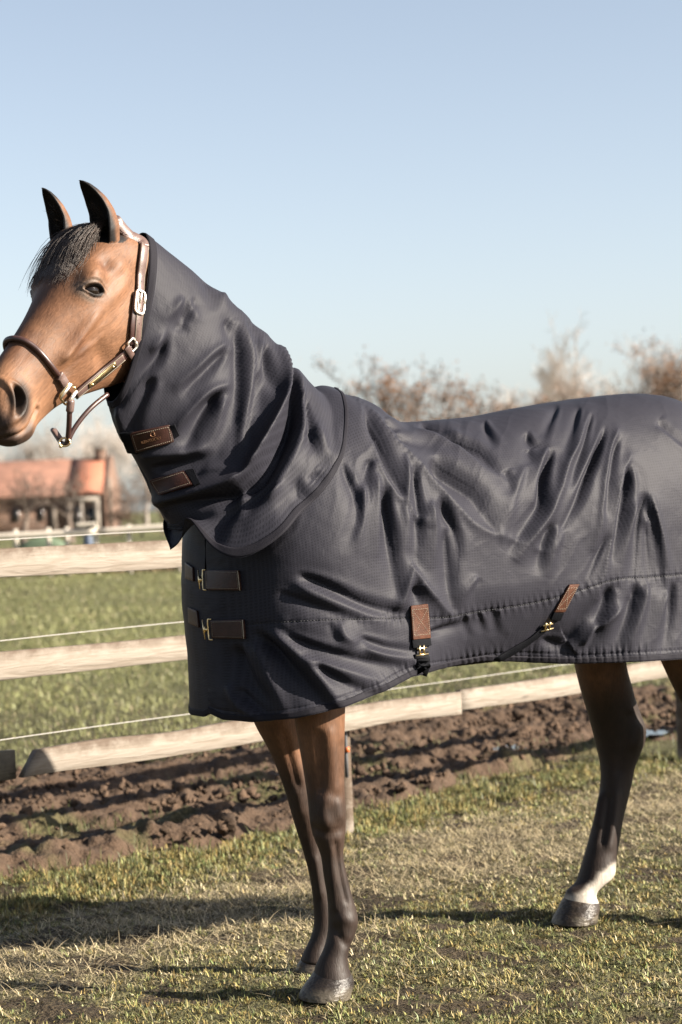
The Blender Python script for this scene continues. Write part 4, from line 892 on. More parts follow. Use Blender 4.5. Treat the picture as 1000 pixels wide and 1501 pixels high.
# right flap wrapping under the left edge at the chest
fl = np.concatenate([GR[E0:0:-1, 4:], (GL - nl * .012)[0:E0 + 14, 4:]], 0)
hcut = fl.copy(); zmin = hcut[:, -1, 2].copy()
sheet('chest_flap', fl, M['rug'], rug, sgn=outward(fl, H))
# bound edges
def edge_binding(G, w, ref, name='binding'):   # last columns of a grid, lifted by a hair
    nv = G.shape[1]; L = np.linalg.norm(np.diff(G, axis=1), axis=2)[:, ::-1].cumsum(1)[:, ::-1]
    k = nv - 1 - int(np.median((L < w).sum(1))); g = G[:, k:]; n = nrm_grid(G, ref)[:, k:]
    off = np.full(g.shape[:2], .0022); off[:, 0] = -.0005; off[:, -1] = -.0008
    g = g + n * off[..., None]; g = np.concatenate([g, g[:, -1:] - n[:, -1:] * .006], 1)
    return sheet(name, g, M['binding'], rug, .001, outward(g, ref))
edge_binding(GL2, .022, N); edge_binding(GR[E0:], .022, -N)
# seam stitching along the flank
def on_rug(px, py, tree=None, off=.0):
    d = ray(px, py); d = d / np.linalg.norm(d); h = (tree or RUG_T).ray_cast(Vector(CAM), Vector(d))
    if h[0] is None: return None, None
    n = np.array(h[1]); n = -n if n @ d > 0 else n
    return np.array(h[0]) + n * off, n
def stitched(line, tree, name, m, parent, r=.0009, per=.008, duty=.62, off=.0006, n=400):
    p = path(line, n); Q = [on_rug(*c, tree, off) for c in p]; Q = np.array([q[0] for q in Q if q[0] is not None])
    L = np.r_[0, np.cumsum(np.linalg.norm(np.diff(Q, axis=0), axis=1))]; k = int(L[-1] / per); ps = []
    for i in range(k):
        a = np.interp(np.array([i, i + duty / 2, i + duty]) * per, L, np.arange(len(L))); ps.append(tube(np.stack([Q[np.minimum(a.astype(int), len(Q) - 1)][:, c] for c in range(3)], 1) + 0, r, 4)) if np.ptp(a) > .5 else None
    ps = [q for q in ps if q is not None]
    if ps: 
        o = add(name, join(ps), m, parent); o['kind'] = 'stuff'
stitched(SEAM[:-1], RUG_T, 'seam_stitching', M['darkthread'], rug, .0011, .009, .7, .0004, 1500)

# neck cover
def ring_px(T, B, w, sh=1.0, m=144, drop=0):
    a = np.linspace(0, 2 * math.pi, m, endpoint=False); t = unp(*T); b = unp(*B); c = (t + b) / 2
    return c + np.outer(np.cos(a), (t - b) / 2) + np.outer(np.sign(np.sin(a)) * np.abs(np.sin(a)) ** .92 * w, N)
mh = 144
rings = [ring_px((208, 341), (163, 588), .088), ring_px((219, 350), (165, 598), .094), ring_px((257, 380), (176, 625), .100), ring_px((304, 417), (193, 655), .108), ring_px((352, 458), (213, 690), .118), ring_px((392, 498), (228, 722), .135),
         ring_px((418, 537), (240, 748), .17), ring_px((441, 563), (254, 768), .215)]
hem_pts = [(497, 577, 0), (503, 610, .11), (502, 650, .20), (492, 690, .262), (470, 727, .30), (438, 762, .31), (400, 795, .29), (350, 818, .235), (305, 795, .16), (273, 758, .08), (266, 788, .045), (250, 806, .0)]
hp = np.array([unp(x, y, l) for x, y, l in hem_pts]); lf_ = path(hp, mh // 2 + 1)
mir = path(np.array([unp(x, y, l) for x, y, l in [(497, 577, 0), (475, 600, -.11), (444, 640, -.19), (400, 680, -.235), (350, 710, -.24), (300, 735, -.20), (264, 750, -.14), (242, 764, -.07), (250, 806, 0)]]), mh // 2 + 1); last = np.vstack([lf_, mir[-2:0:-1]])
rings.append(last); rr_ = np.array(rings); ts = np.array([0, .25, 1, 2, 3, 4, 5, 6, 8.2]); fr_ = spl(ts, rr_)
NK = 210; HG = fr_(np.linspace(0, 8.2, NK))
hn_ = np.cross(np.gradient(HG, axis=0), np.roll(HG, -1, 1) - np.roll(HG, 1, 1)); hn_ /= np.linalg.norm(hn_, axis=2)[..., None] + 1e-12
ctr = HG.mean(1, keepdims=True); 
if ((HG - ctr) * hn_).sum() < 0: hn_ = -hn_
HF = [
 # deep overhanging fold at the base of the neck
 ('R', 9, 24, [(413, 528), (419, 560), (412, 600), (396, 640), (376, 676), (352, 704), (318, 716), (292, 722)]),
 ('V', 10, 24, [(428, 556), (431, 590), (422, 630), (402, 668), (378, 702), (345, 722), (305, 730)]),
 ('L', 12, 8, [(446, 585), (450, 620), (440, 660), (415, 705), (395, 735)]),
 ('R', 6, 9, [(430, 545), (443, 578), (448, 612)]), ('D', 7, 11, [(450, 585), (456, 616), (464, 645)]), ('R', 6, 7, [(463, 628), (470, 648), (482, 668)]),
 ('L', 7, 7, [(386, 503), (384, 540), (376, 575), (372, 610)]), ('D', 7, 8, [(392, 510), (396, 540), (404, 560)]), ('D', 5, 6, [(378, 555), (372, 590), (368, 628)]),
 ('L', 8, 8, [(362, 478), (371, 520), (371, 560), (368, 600), (360, 640), (358, 690)]), ('D', 7, 8, [(350, 480), (354, 530), (352, 580), (350, 620)]),
 ('D', 8, 7, [(338, 470), (344, 500)]), ('D', 7, 6, [(372, 470), (384, 492)]),
 ('R', 6, 9, [(330, 566), (308, 574), (284, 594), (266, 616)]), ('D', 10, 13, [(322, 582), (308, 600), (294, 622), (284, 642)]),
 ('L', 9, 6, [(330, 590), (322, 630), (310, 655)]),
 ('L', 8, 6, [(268, 440), (262, 456), (246, 468)]), ('D', 8, 6, [(256, 478), (275, 470), (284, 452)]), ('L', 7, 5, [(280, 440), (290, 462)]),
 ('R', 7, 7, [(328, 506), (306, 522), (288, 540), (270, 556)]), ('D', 9, 7, [(330, 520), (308, 544), (285, 566)]),
 ('D', 10, 10, [(246, 500), (238, 525), (214, 552), (188, 585)]), ('R', 7, 6, [(240, 494), (228, 510)]),
 ('D', 10, 9, [(228, 560), (212, 590), (198, 620)]), ('R', 6, 6, [(172, 600), (186, 640)]),
 ('R', 6, 10, [(410, 712), (402, 722), (392, 728)]), ('D', 9, 10, [(396, 716), (370, 728), (330, 740)]), ('D', 12, 9, [(350, 748), (330, 770), (322, 795)]),
 ('R', 6, 7, [(215, 668), (250, 664), (290, 660)]), ('D', 8, 8, [(225, 684), (262, 676), (300, 668)]), ('R', 6, 6, [(300, 690), (330, 686), (356, 690)]),
 ('D', 7, 6, [(462, 690), (478, 700)]), ('D', 8, 6, [(440, 700), (452, 720), (470, 726)]), ('D', 7, 5, [(300, 395), (310, 420), (316, 440)]), ('L', 8, 4, [(330, 430), (338, 452)]),
]
HF = [(k, w, a * mm * 2.6, p) for k, w, a, p in HF]
P2 = proj(HG.reshape(-1, 3)); face = ((HG - ctr) @ N > -.03).reshape(-1)
dsp = np.where(face, .85 * folds(P2, HF, (140, 320), (540, 840)) + .3 * strokes(P2, HF) + creases(P2, HG.reshape(-1, 3), .002), 0); g3 = HG.reshape(-1, 3)
dsp = dsp + .004 * (vn3(g3, 14, 5) - .5) + .0018 * (vn3(g3, 34, 9) - .5) + np.where(face, 0, .03 * (fbm(g3[:, 0] * 4 + g3[:, 2] * 2, g3[:, 2] * 4, 4, 93) - .5))
ang = np.arange(mh) / mh; soft = sstep(0, .04, np.minimum(ang, 1 - ang))[None]
dsp = dsp.reshape(NK, mh) * np.maximum(soft, .25) * sstep(0, 6, np.arange(NK))[:, None]
HGd = HG + hn_ * dsp[..., None]
# keep the cover outside the rug
flat_ = HGd.reshape(-1, 3); dl = np.zeros((NK, mh)); DR = np.zeros((NK * mh, 3))
for i in np.flatnonzero(np.repeat(np.arange(NK) > NK * .5, mh)):
    p = flat_[i]; c_ = C0 + ((p - C0) @ H) * H; o_ = Vector((float(c_[0]), float(c_[1]), float(min(p[2], 1.35)))); d_ = Vector(p) - o_; L__ = d_.length; d_ = d_ / max(L__, 1e-6); DR[i] = d_
    h = RUG_T.ray_cast(o_, d_)
    if h[0] is not None and h[3] < .6:
        e_ = h[3] + .005 - L__
        if e_ > 0 or (i // mh > NK * .82 and e_ > -.05): dl[i // mh, i % mh] = min(e_, .12) * (1 if e_ > 0 else float(sstep(.82, .95, i / mh / NK)))
mxd = dl.copy()
for _ in range(6):
    q_ = np.pad(mxd, ((1, 1), (0, 0)), mode='edge'); mxd = (q_[:-2] + q_[1:-1] + q_[2:]) / 3; mxd = (np.roll(mxd, 1, 1) + mxd + np.roll(mxd, -1, 1)) / 3
mxd = np.where(dl > .002, np.maximum(mxd, dl), mxd)
for _ in range(2): mxd = (np.roll(mxd, 1, 1) + mxd + np.roll(mxd, -1, 1)) / 3
HGd = (flat_ + DR * mxd.reshape(-1, 1)).reshape(NK, mh, 3)
# open under the throat below the last strap: cut the ring at the bottom
cutr = np.roll(HGd, mh // 2, axis=1); cutr = np.concatenate([cutr, cutr[:, :1]], 1)     # seam at the underside
uvd = outward(cutr[:, mh // 4 * 3 - 10: mh // 4 * 3 + 10], N)
sheet('neck_cover', cutr, M['rug'], rug, 0, uvd)
HOOD_T = BVHTree.FromPolygons([tuple(v) for v in cutr.reshape(-1, 3)], [tuple(p) for p in gridf(*cutr.shape[:2])])
ref_ = (cutr - cutr.mean(1, keepdims=True)).transpose(1, 0, 2)
def hood_band(rows, name):
    g = cutr[rows].transpose(1, 0, 2); c = cutr[rows].mean((0, 1)); n = nrm_grid(g, g - c); off = np.full(g.shape[:2], .0024); off[:, 0] = -.0004; off[:, -1] = -.0004
    g = g + n * off[..., None]; sheet(name, g, M['binding'], rug, .001, outward(g, g - c))
def rows_within(w, tail):
    L = np.linalg.norm(np.diff(cutr, axis=0), axis=2).mean(1); return int(np.searchsorted(np.cumsum(L[::-1] if tail else L), w)) + 1
k1 = rows_within(.024, False); k2 = rows_within(.02, True)
hood_band(slice(0, k1 + 1), 'binding'); hood_band(slice(NK - k2 - 1, NK), 'binding')

# leather patches, straps, buckles
def patch(corners, tree, off, th, m, name, parent, nu=14, nv=8, extra=0.):
    """four pixels (upper left, upper right, lower right, lower left) laid on the cloth"""
    c = [np.array(q, float) for q in corners]; ray_h = []
    g = np.zeros((nu, nv, 3)); ok = True
    for i in range(nu):
        for j in range(nv):
            u, v = i / (nu - 1), j / (nv - 1); q = (c[0] * (1 - u) + c[1] * u) * (1 - v) + (c[3] * (1 - u) + c[2] * u) * v
            p, n = on_rug(*q, tree, off); g[i, j] = p if p is not None else np.nan
    if np.isnan(g).any():
        bad = np.isnan(g[..., 0])
        if bad.all(): print('PATCH OFF', name, corners); return add(name, tube(np.array([[0, 6, -.5], [0, 6.01, -.5]]), .001, 4), m, parent), np.zeros((nu, nv, 3)) + np.arange(nu)[:, None, None] * .001, np.zeros((nu, nv, 3)) + ZU
        idx = np.argwhere(~bad)
        for i, j in np.argwhere(bad): k = idx[np.abs(idx - [i, j]).sum(1).argmin()]; g[i, j] = g[k[0], k[1]]
    # fit a smooth sheet
    U, Vv = np.meshgrid(np.linspace(-1, 1, nu), np.linspace(-1, 1, nv), indexing='ij'); B = np.stack([np.ones_like(U), U, Vv, U * Vv, U ** 2, Vv ** 2], -1).reshape(-1, 6)
    gg_ = g.reshape(-1, 3); kk_ = np.ones(len(gg_), bool)
    for _ in range(4):
        fit = B @ np.linalg.lstsq(B[kk_], gg_[kk_], rcond=None)[0]; e_ = np.linalg.norm(fit - gg_, axis=1); kk_ = e_ <= max(.006, np.quantile(e_, .8))
    g = np.where(kk_[:, None], gg_, fit).reshape(nu, nv, 3); fit = fit.reshape(nu, nv, 3)
    n = nrm_grid(fit, -F0); sh = np.maximum(0, ((g - fit) * n).sum(2).max()) * .6; top = fit + n * (sh + th); bot = fit + n * (sh - .004)
    r = np.concatenate([bot, top[:, ::-1]], 1); o = add(name, closed(r), m, parent, False)
    md = o.modifiers.new('b', 'BEVEL'); md.width = .0012; md.segments = 2; md.limit_method = 'ANGLE'
    return o, top, n
def frame_stitch(top, n, parent, m, inset=.12, r=.0008, cross=False):
    nu, nv = top.shape[:2]
    def at(u, v): 
        x, y = u * (nu - 1), v * (nv - 1); i, j = int(min(x, nu - 1.001)), int(min(y, nv - 1.001)); a, b = x - i, y - j
        return (top[i, j] * (1 - a) + top[i + 1, j] * a) * (1 - b) + (top[i, j + 1] * (1 - a) + top[i + 1, j + 1] * a) * b + n[i, j] * .0004
    iu = inset * .5; e = [((iu, inset), (1 - iu, inset)), ((1 - iu, inset), (1 - iu, 1 - inset)), ((1 - iu, 1 - inset), (iu, 1 - inset)), ((iu, 1 - inset), (iu, inset))]
    if cross: e += [((iu, inset), (1 - iu, 1 - inset)), ((iu, 1 - inset), (1 - iu, inset))]
    ps = []
    for (a, b) in e:
        L = np.linalg.norm(at(*a) - at(*b)); k = max(4, int(L / .0055))
        for i in range(k):
            t0, t1 = i / k, (i + .66) / k; ps.append(tube(np.array([at(a[0] + (b[0] - a[0]) * t, a[1] + (b[1] - a[1]) * t) for t in (t0, t1)]), r, 4))
    o = add('stitching', join(ps), m, parent); o['kind'] = 'stuff'
def wire(pts, r, m, name, parent, closed_=False, k=8):
    P_ = np.array(pts, float); P_ = path(P_, max(24, 6 * len(P_))) if len(P_) > 2 else P_
    return add(name, tube(P_, r, k), m, parent)
def px_d(tree, off): return lambda x, y: on_rug(x, y, tree, off)[0]

# two closures under the throat
o, top, n = patch([(192, 634), (248, 622), (254.5, 648), (202, 662)], HOOD_T, .004, .005, M['leather'], 'throat_strap', rug); frame_stitch(top, n, o, M['thread'], .1, .0006); tp1 = (top, n)
o2, top2, n2_ = patch([(176, 634), (196, 632), (204, 664), (190, 662)], HOOD_T, .003, .003, M['lining'], 'velcro_tab', rug)
patch([(246, 624), (257, 622), (261.5, 637), (252, 645)], HOOD_T, .003, .004, M['lining'], 'velcro_tab', rug)
o, top, n = patch([(222, 703), (270, 691), (284, 713), (236, 726)], HOOD_T, .004, .005, M['leather'], 'throat_strap', rug); frame_stitch(top, n, o, M['thread'], .1, .0005)
patch([(272, 690), (284, 688), (294, 710), (286, 714)], HOOD_T, .003, .004, M['lining'], 'velcro_tab', rug)
# lettering stamped into the upper throat strap
def stamped(body_, top, n, uc, vc, width, parent, m, ext=.0004):
    cu = bpy.data.curves.new('lettering', 'FONT'); cu.body = body_; cu.align_x = 'CENTER'; cu.align_y = 'CENTER'; cu.extrude = ext
    o = bpy.data.objects.new('lettering', cu); COL.objects.link(o); dg = bpy.context.evaluated_depsgraph_get(); me = bpy.data.meshes.new_from_object(o.evaluated_get(dg)); bpy.data.objects.remove(o)
    v = np.zeros(len(me.vertices) * 3, np.float32); me.vertices.foreach_get('co', v); v = v.reshape(-1, 3); v[:, :2] *= width / np.ptp(v[:, 0])
    i, j = int(uc * (top.shape[0] - 1)), int(vc * (top.shape[1] - 1)); ax = top[-1, j] - top[0, j]; ax /= np.linalg.norm(ax); up = np.cross(n[i, j], ax)
    V = top[i, j] + n[i, j] * .0004 + v[:, :1] * ax + v[:, 1:2] * up + v[:, 2:3] * n[i, j]
    me.vertices.foreach_set('co', V.astype(np.float32).ravel()); me.name = 'lettering'; me.materials.clear(); return link('lettering', me, m, parent)
M['stamp'] = mat('stamped_gold', (.30, .16, .09), .3, .6)
tl = [c for c in rug.children if c.name.startswith('throat_strap')][0]
stamped('KENTUCKY', *tp1, .5, .68, .055, tl, M['stamp'])
def emblem(top, n, uc, vc, s, parent, m):     # small round crest: an open ring with a bent stroke in it
    i, j = int(uc * (top.shape[0] - 1)), int(vc * (top.shape[1] - 1)); ax = top[-1, j] - top[0, j]; ax /= np.linalg.norm(ax); up = np.cross(n[i, j], ax); c = top[i, j] + n[i, j] * .0006
    a = np.linspace(.6, 5.6, 24); ps = [tube(c + np.outer(np.cos(a) * s, ax) + np.outer(np.sin(a) * s, up), .0007, 5)]
    ps.append(tube(np.array([c - up * s * .6 + ax * s * .9, c + up * s * .1 + ax * s * .1, c + up * s * .2 + ax * s * .9]), .0007, 5))
    add('emblem', join(ps), m, parent)
emblem(*tp1, .55, .3, .0065, tl, M['stamp'])

# two chest straps with buckles
for (y0, cr, fl_) in ((0, [(305, 836), (352, 836), (355, 865), (306, 865)], [(274, 824), (285, 832), (286, 852), (274, 848)]), (1, [(312, 909), (359, 908), (361, 936), (314, 935)], [(278, 890), (291, 895), (294, 920), (279, 913)])):
    o, top, n = patch(cr, RUG_T, .004, .006, M['leather'], 'chest_strap', rug); frame_stitch(top, n, o, M['thread'], .09, .0005)
    e = top[-1]; add('strap_edge', tube(e + n[-1] * .0005, .0013, 5), M['thread'], o)
    xl = cr[0][0]; yc = (cr[0][1] + cr[3][1]) / 2; b0 = top[0].mean(0); nn = n[0].mean(0); up = top[0, 0] - top[0, -1]; up /= np.linalg.norm(up); lf2 = top[0, 3] - top[2, 3]; lf2 /= np.linalg.norm(lf2)
    add('buckle_ring', tube(np.array([b0 + nn * .002 + up * u_ + lf2 * v_ for u_, v_ in ((.028, -.006), (.028, .006), (.014, .008), (0, .008), (-.014, .008), (-.028, .006), (-.028, -.006))]), .0022, 8), M['brass'], o)
    g = b0 + lf2 * .02 + nn * .004
    add('clasp', join([tube(np.array([b0 + lf2 * .008 + nn * .005, g]), .004, 8), tube(np.array([g + up * .009, g, g - up * .009]), .0045, 8), tube(np.array([g + lf2 * .006 + up * .027, g + lf2 * .004, g + lf2 * .0 - up * .027]), .0017, 6)]), M['brass'], o)
    o, top, n = patch(fl_, RUG_T, .002, .004, M['tan'], 'billet_strap', rug); o.data.materials.clear(); o.data.materials.append(M['leather'])
# front belly patch and strap
def surcingle(corner, webbing, hw_, clasp_at, strap_px):
    o, top, n = patch(corner, RUG_T, .002, .005, M['tan'], 'surcingle_patch', rug); frame_stitch(top, n, o, M['thread'], .12, .0006, True)
    patch(webbing, RUG_T, .003, .004, M['lining'], 'webbing_tab', rug)
    p, nn = on_rug(*clasp_at, RUG_T, .008); q, _ = on_rug(clasp_at[0] + 8, clasp_at[1] + .0, RUG_T, .008); ax = np.array([1, .2, 0]); ax = ax - nn * (ax @ nn); ax /= np.linalg.norm(ax); up = np.cross(nn, ax)
    wp = lambda a, b, c=0: p + ax * a + up * b + nn * c
    add('clasp', join([tube(np.array([wp(-.016, .004), wp(.016, .004)]), .0028, 8), tube(np.array([wp(-.007, .012), wp(-.007, -.014)]), .0034, 8), tube(np.array([wp(.006, .012), wp(.007, -.013)]), .0034, 8), tube(np.array([wp(-.02, -.015, .001), wp(.02, -.013, .001)]), .0024, 8)]), M['brass'], rug)
    Q = [on_rug(*c, RUG_T, .0035) for c in path(strap_px, 26)]; Q = [q for q in Q if q[0] is not None]
    pp = path(np.array([q[0] for q in Q])[::3], 40); nn_ = np.array([q[1] for q in Q]); nn_ = path(nn_[::3], 40)
    return pp, nn_
pp, nn_ = surcingle([(600, 888), (625, 885), (628, 935), (603, 938)], [(602, 937), (628, 934), (630, 946), (604, 950)], .02, (616, 952), [(616, 957), (618, 970), (620, 984)])
ext = pp[-1] + np.outer(np.linspace(.03, 1, 12), -N * .34 - ZU * .03 - H * -.25); pp = np.vstack([pp, ext]); nn_ = np.vstack([nn_, np.tile(-ZU * .8 + N * .6, (12, 1))])
add('belly_strap', ribbon(pp, nn_, .023, .004), M['lining'], rug)
pp, nn_ = surcingle([(833, 857), (847, 856), (826, 896), (811, 896)], [(811, 896), (826, 897), (820, 909), (806, 907)], .02, (801, 915), [(799, 918), (786, 930), (768, 943), (745, 957), (720, 969), (700, 975)])
ext = pp[-1] + np.outer(np.linspace(.03, 1, 12), -N * .34 - ZU * .04 + H * .2); pp = np.vstack([pp, ext]); nn_ = np.vstack([nn_, np.tile(-ZU * .8 + N * .6, (12, 1))])
add('belly_strap', ribbon(pp, nn_, .012, .004), M['lining'], rug)

# ------------------------------------------------------------------ halter
halter = thing('halter', 'brown leather halter with brass plate and pale metal buckle on the horse head', 'halter', tuple(hw((.3, 0, 0)).ravel()))
HEAD_T = BODY_T
def on_head(px, py, off=.004): return on_rug(px, py, HEAD_T, off)
def head_path(pts, off, n=40):
    Q = [on_head(*c, off) for c in path(pts, n)]; k = [q[0] is not None for q in Q]; P_ = np.array([q[0] for q in Q if q[0] is not None]); Nn = np.array([q[1] for q in Q if q[0] is not None])
    for _ in range(3): Nn[1:-1] = (Nn[:-2] + Nn[1:-1] + Nn[2:]) / 3; P_[1:-1] = (P_[:-2] + 2 * P_[1:-1] + P_[2:]) / 4
    return P_, Nn / np.linalg.norm(Nn, axis=1)[:, None]
# rolled noseband: visible side, then over the nose and down the far side
sec = lambda x_, a: None
P_, n_ = head_path([(83, 549), (74, 537), (60, 520), (46, 507), (33, 500), (26, 499)], .006, 30)
xe = float(hl(P_[-1])[0]); ze = float(hl(P_[-1])[2])
far = []
for q in np.linspace(0, 1, 16):
    ang_ = q * 2.1; j = int(np.argmin(np.abs(hx - xe))); far.append(hw(np.array([xe, 0, 0])).ravel())
ringl = HLd.reshape(K, MM, 3)
def ring_at(x_, k0, k1, n=14, off=.007):
    j = int(np.argmin(np.abs(hx - x_))); kk = np.linspace(k0, k1, n).astype(int) % MM; g = ringl[j, kk]; nn = gridn(HLd, K, MM).reshape(K, MM, 3)[j, kk]
    return hw(g + nn * off), nn
je = hl(P_[-1:])[0]; j = int(np.argmin(np.abs(hx - je[0]))); k0 = int(np.argmin(np.linalg.norm(ringl[j] - je, axis=1)))
dirn = -1 if k0 < MM / 2 else 1
kend = (k0 + dirn * int(MM * .36))
g, _ = ring_at(je[0], k0 + dirn * 5, kend, 16, .0075); nose = path(np.vstack([P_, g]), 90)
add('noseband', tube(nose, .0078, 12), M['halterdark'], halter)
# square ring beside the mouth
rp, rn = on_head(97, 575, .012); rax = HX * .75 - HZ * .66; rax = rax - rn * (rax @ rn); rax /= np.linalg.norm(rax); rup = np.cross(rn, rax)
def rq(a, b, c=0): return rp + rax * a + rup * b + rn * c
t = np.linspace(0, 2 * math.pi, 40); sq = lambda v: np.sign(v) * np.abs(v) ** .45
def ringsq(px_c, wx, wy, r, m, name, parent, tilt, off=.012):
    p, nn = on_head(*px_c, off); a = math.radians(tilt); ex = CR * math.cos(a) + CU * math.sin(a); ex = ex - nn * (ex @ nn); ex /= np.linalg.norm(ex); ey = np.cross(nn, ex)
    P_ = np.array([p + ex * wx * sq(math.cos(q)) + ey * wy * sq(math.sin(q)) for q in t]); return add(name, tube(P_, r, 8), m, parent), p, ex, ey, nn
o, p, ex, ey, nn = ringsq((95, 575), .024, .026, .0032, M['brass'], 'cheek_ring', halter, 32)
add('ring_bar', tube(np.array([p - ex * .024 + ey * .018, p + ex * .024 + ey * .018]), .005, 8), M['nickel'], halter)
add('ring_bar', tube(np.array([p - ex * .020 - ey * .026, p + ex * .024 - ey * .020]), .0055, 8), M['nickel'], halter)
Pk, nk = head_path([(82, 548), (88, 556), (94, 566)], .009, 10); add('noseband_loop', ribbon(Pk, nk, [.012] * 8 + [.010, .008], .007), M['halter'], halter)
# cheek strap with plate
cp = [(108, 578), (130, 560), (155, 541), (180, 519), (190, 511)]
Pc, nc = head_path(cp, .005, 40); strap = add('cheek_strap', ribbon(Pc, nc, .0155, .006), M['halterdark'], halter)
Pc2, nc2 = head_path([(109, 577), (130, 560), (155, 541), (178, 521)], .0085, 30); add('strap_lining', ribbon(Pc2, nc2, .0115, .003), M['halter'], strap)
for sgn in (1, -1):
    B_ = np.cross(nc2, np.gradient(Pc2, axis=0)); B_ /= np.linalg.norm(B_, axis=1)[:, None]; add('stitch_line', tube(Pc2 + B_ * .0108 * sgn + nc2 * .003, .0009, 5), M['thread'], strap)
Pp, np_ = head_path([(126, 563), (145, 549), (166, 531)], .0125, 20); plate = add('name_plate', ribbon(Pp, np_, .0085, .0018), M['brass'], halter)
for q in (2, 17): add('rivet', uvsphere(Pp[q] + np_[q] * .0018, .0035, 8), M['brass'], plate)
tp_ = np.stack([Pp - np.cross(np_, np.gradient(Pp, axis=0) / np.linalg.norm(np.gradient(Pp, axis=0), axis=1)[:, None]) * -.006, Pp - np.cross(np_, np.gradient(Pp, axis=0) / np.linalg.norm(np.gradient(Pp, axis=0), axis=1)[:, None]) * .006], 1) + (np_ * .0018)[:, None]
stamped('KENTUCKY', tp_, np.stack([np_, np_], 1), .5, 0.5, .014, plate, M['halterdark'])
Pl, nl_ = head_path([(184, 524), (190, 519)], .012, 6)
Pv, nv2 = head_path([(181, 506), (186, 514), (191, 522)], .011, 10); add('keeper_loop', ribbon(Pv, nv2, .009, .005), M['halter'], halter)
# upright strap from the ring to the poll
Pu, nu_ = head_path([(199, 516), (198, 500), (200, 470), (202, 440), (203, 410), (206, 385), (209, 362)], .006, 60)
up_s = add('crown_strap', ribbon(Pu, nu_, np.interp(np.linspace(0, 1, 60), [0, .04, .5, 1], [.004, .0125, .013, .0145]), .006), M['halter'], halter)
B_ = np.cross(nu_, np.gradient(Pu, axis=0)); B_ /= np.linalg.norm(B_, axis=1)[:, None]
for sgn in (1, -1): add('stitch_line', tube((Pu + B_ * .0108 * sgn + nu_ * .006)[3:], .0008, 5), M['thread'], up_s)
for q in (8, 17, 24, 31, 38): add('strap_hole', uvsphere(Pu[q] + nu_[q] * .0055, .0017, 8), M['darkthread'], up_s)
Pd, nd = head_path([(192, 503), (193, 480), (196, 450), (197, 432)], .005, 30); add('under_strap', ribbon(Pd, nd, .011, .005), M['halterdark'], halter)
g, _ = ring_at(float(hl(Pu[-1:])[0][0]), 0, 1, 2)
lu = hl(Pu[-1:])[0]; crown = np.array([hw(np.array([-.045, y_, z_])).ravel() for y_, z_ in ((.082, -.06), (.06, -.012), (.03, -.004), (0, -.002), (-.03, -.004), (-.06, -.012), (-.088, -.08), (-.095, -.16))])
cpn = path(np.vstack([Pu[-1:], crown]), 50)
for _ in range(2):
    for i in range(len(cpn)):
        h_ = BODY_T.find_nearest(Vector(cpn[i])); cpn[i] = np.array(h_[0]) + np.array(h_[1]) * .004
    cpn[1:-1] = (cpn[:-2] + cpn[1:-1] + cpn[2:]) / 3; cc = hw(np.array([-.02, 0, -.12])); nn_c = cpn - cc; add('crown_strap', ribbon(cpn, nn_c, .0145, .006), M['halter'], halter)
o, p, ex, ey, nn = ringsq((200, 444), .0165, .031, .0035, M['nickel'], 'buckle', halter, -4, .014)
add('buckle_tongue', tube(np.array([p - ey * .002 + nn * .001, p + ey * .028 + nn * .003]), .002, 8), M['nickel'], halter)
# ring and snap at the jaw
o, p, ex, ey, nn = ringsq((190, 503), .012, .018, .003, M['nickel'], 'jaw_ring', halter, 25, .012)
Ps, ns = head_path([(187, 520), (190, 532), (187, 546)], .012, 16)
add('snap_hook', join([tube(Ps, np.interp(np.linspace(0, 1, 16), [0, .5, .6, 1], [.003, .0045, .006, .004]), 8), tube(np.array([Ps[8] + CR * .005, Ps[12] + CR * .011 + ns[12] * .004, Ps[15] + CR * .002]), .0028, 8)]), M['brass'], halter)
Pt, nt = head_path([(198, 514), (196, 524), (194, 536)], .009, 8); add('snap_link', tube(Pt, .0032, 8), M['nickel'], halter)
# chin strap hanging below the jaw
cD = unpD(100, 590, rp[1] - .01); 
def cq(x_, y_, d): return unpD(x_, y_, rp[1] + d)
add('chin_strap', tube(path(np.array([cq(103, 588, -.01), cq(102, 606, -.008), cq(101, 628, .01), cq(99, 648, .03)]), 30), .0072, 10), M['halterdark'], halter)
add('chin_loop', tube(path(np.array([cq(104, 586, -.014), cq(103, 598, -.012), cq(102, 604, -.01)]), 10), [.009, .0105, .0105, .0105, .0105, .0105, .0105, .0105, .0105, .009], 10), M['halter'], halter)
add('throat_strap_roll', tube(path(np.array([cq(100, 647, .03), cq(108, 630, .035), cq(125, 607, .05), cq(140, 592, .07), cq(158, 578, .1)]), 40), .0065, 10), M['halterdark'], halter)
add('throat_strap_roll', tube(path(np.array([cq(98, 649, .03), cq(92, 650, .045), cq(84, 641, .07), cq(77, 630, .1)]), 20), .006, 10), M['halterdark'], halter)
add('chin_keeper', tube(path(np.array([cq(79, 630, .06), cq(84, 637, .055), cq(89, 644, .05)]), 8), .0105, 10, .6), M['halter'], halter)
a = np.linspace(0, 2 * math.pi, 30); rc = cq(95, 648, .02); add('chin_ring', tube(rc + np.outer(np.cos(a) * .014, CR) + np.outer(np.sin(a) * .011, CU), .0026, 8), M['brass'], halter)
add('ring_stud', uvsphere(cq(89, 654, .02), .005, 8), M['brass'], halter)

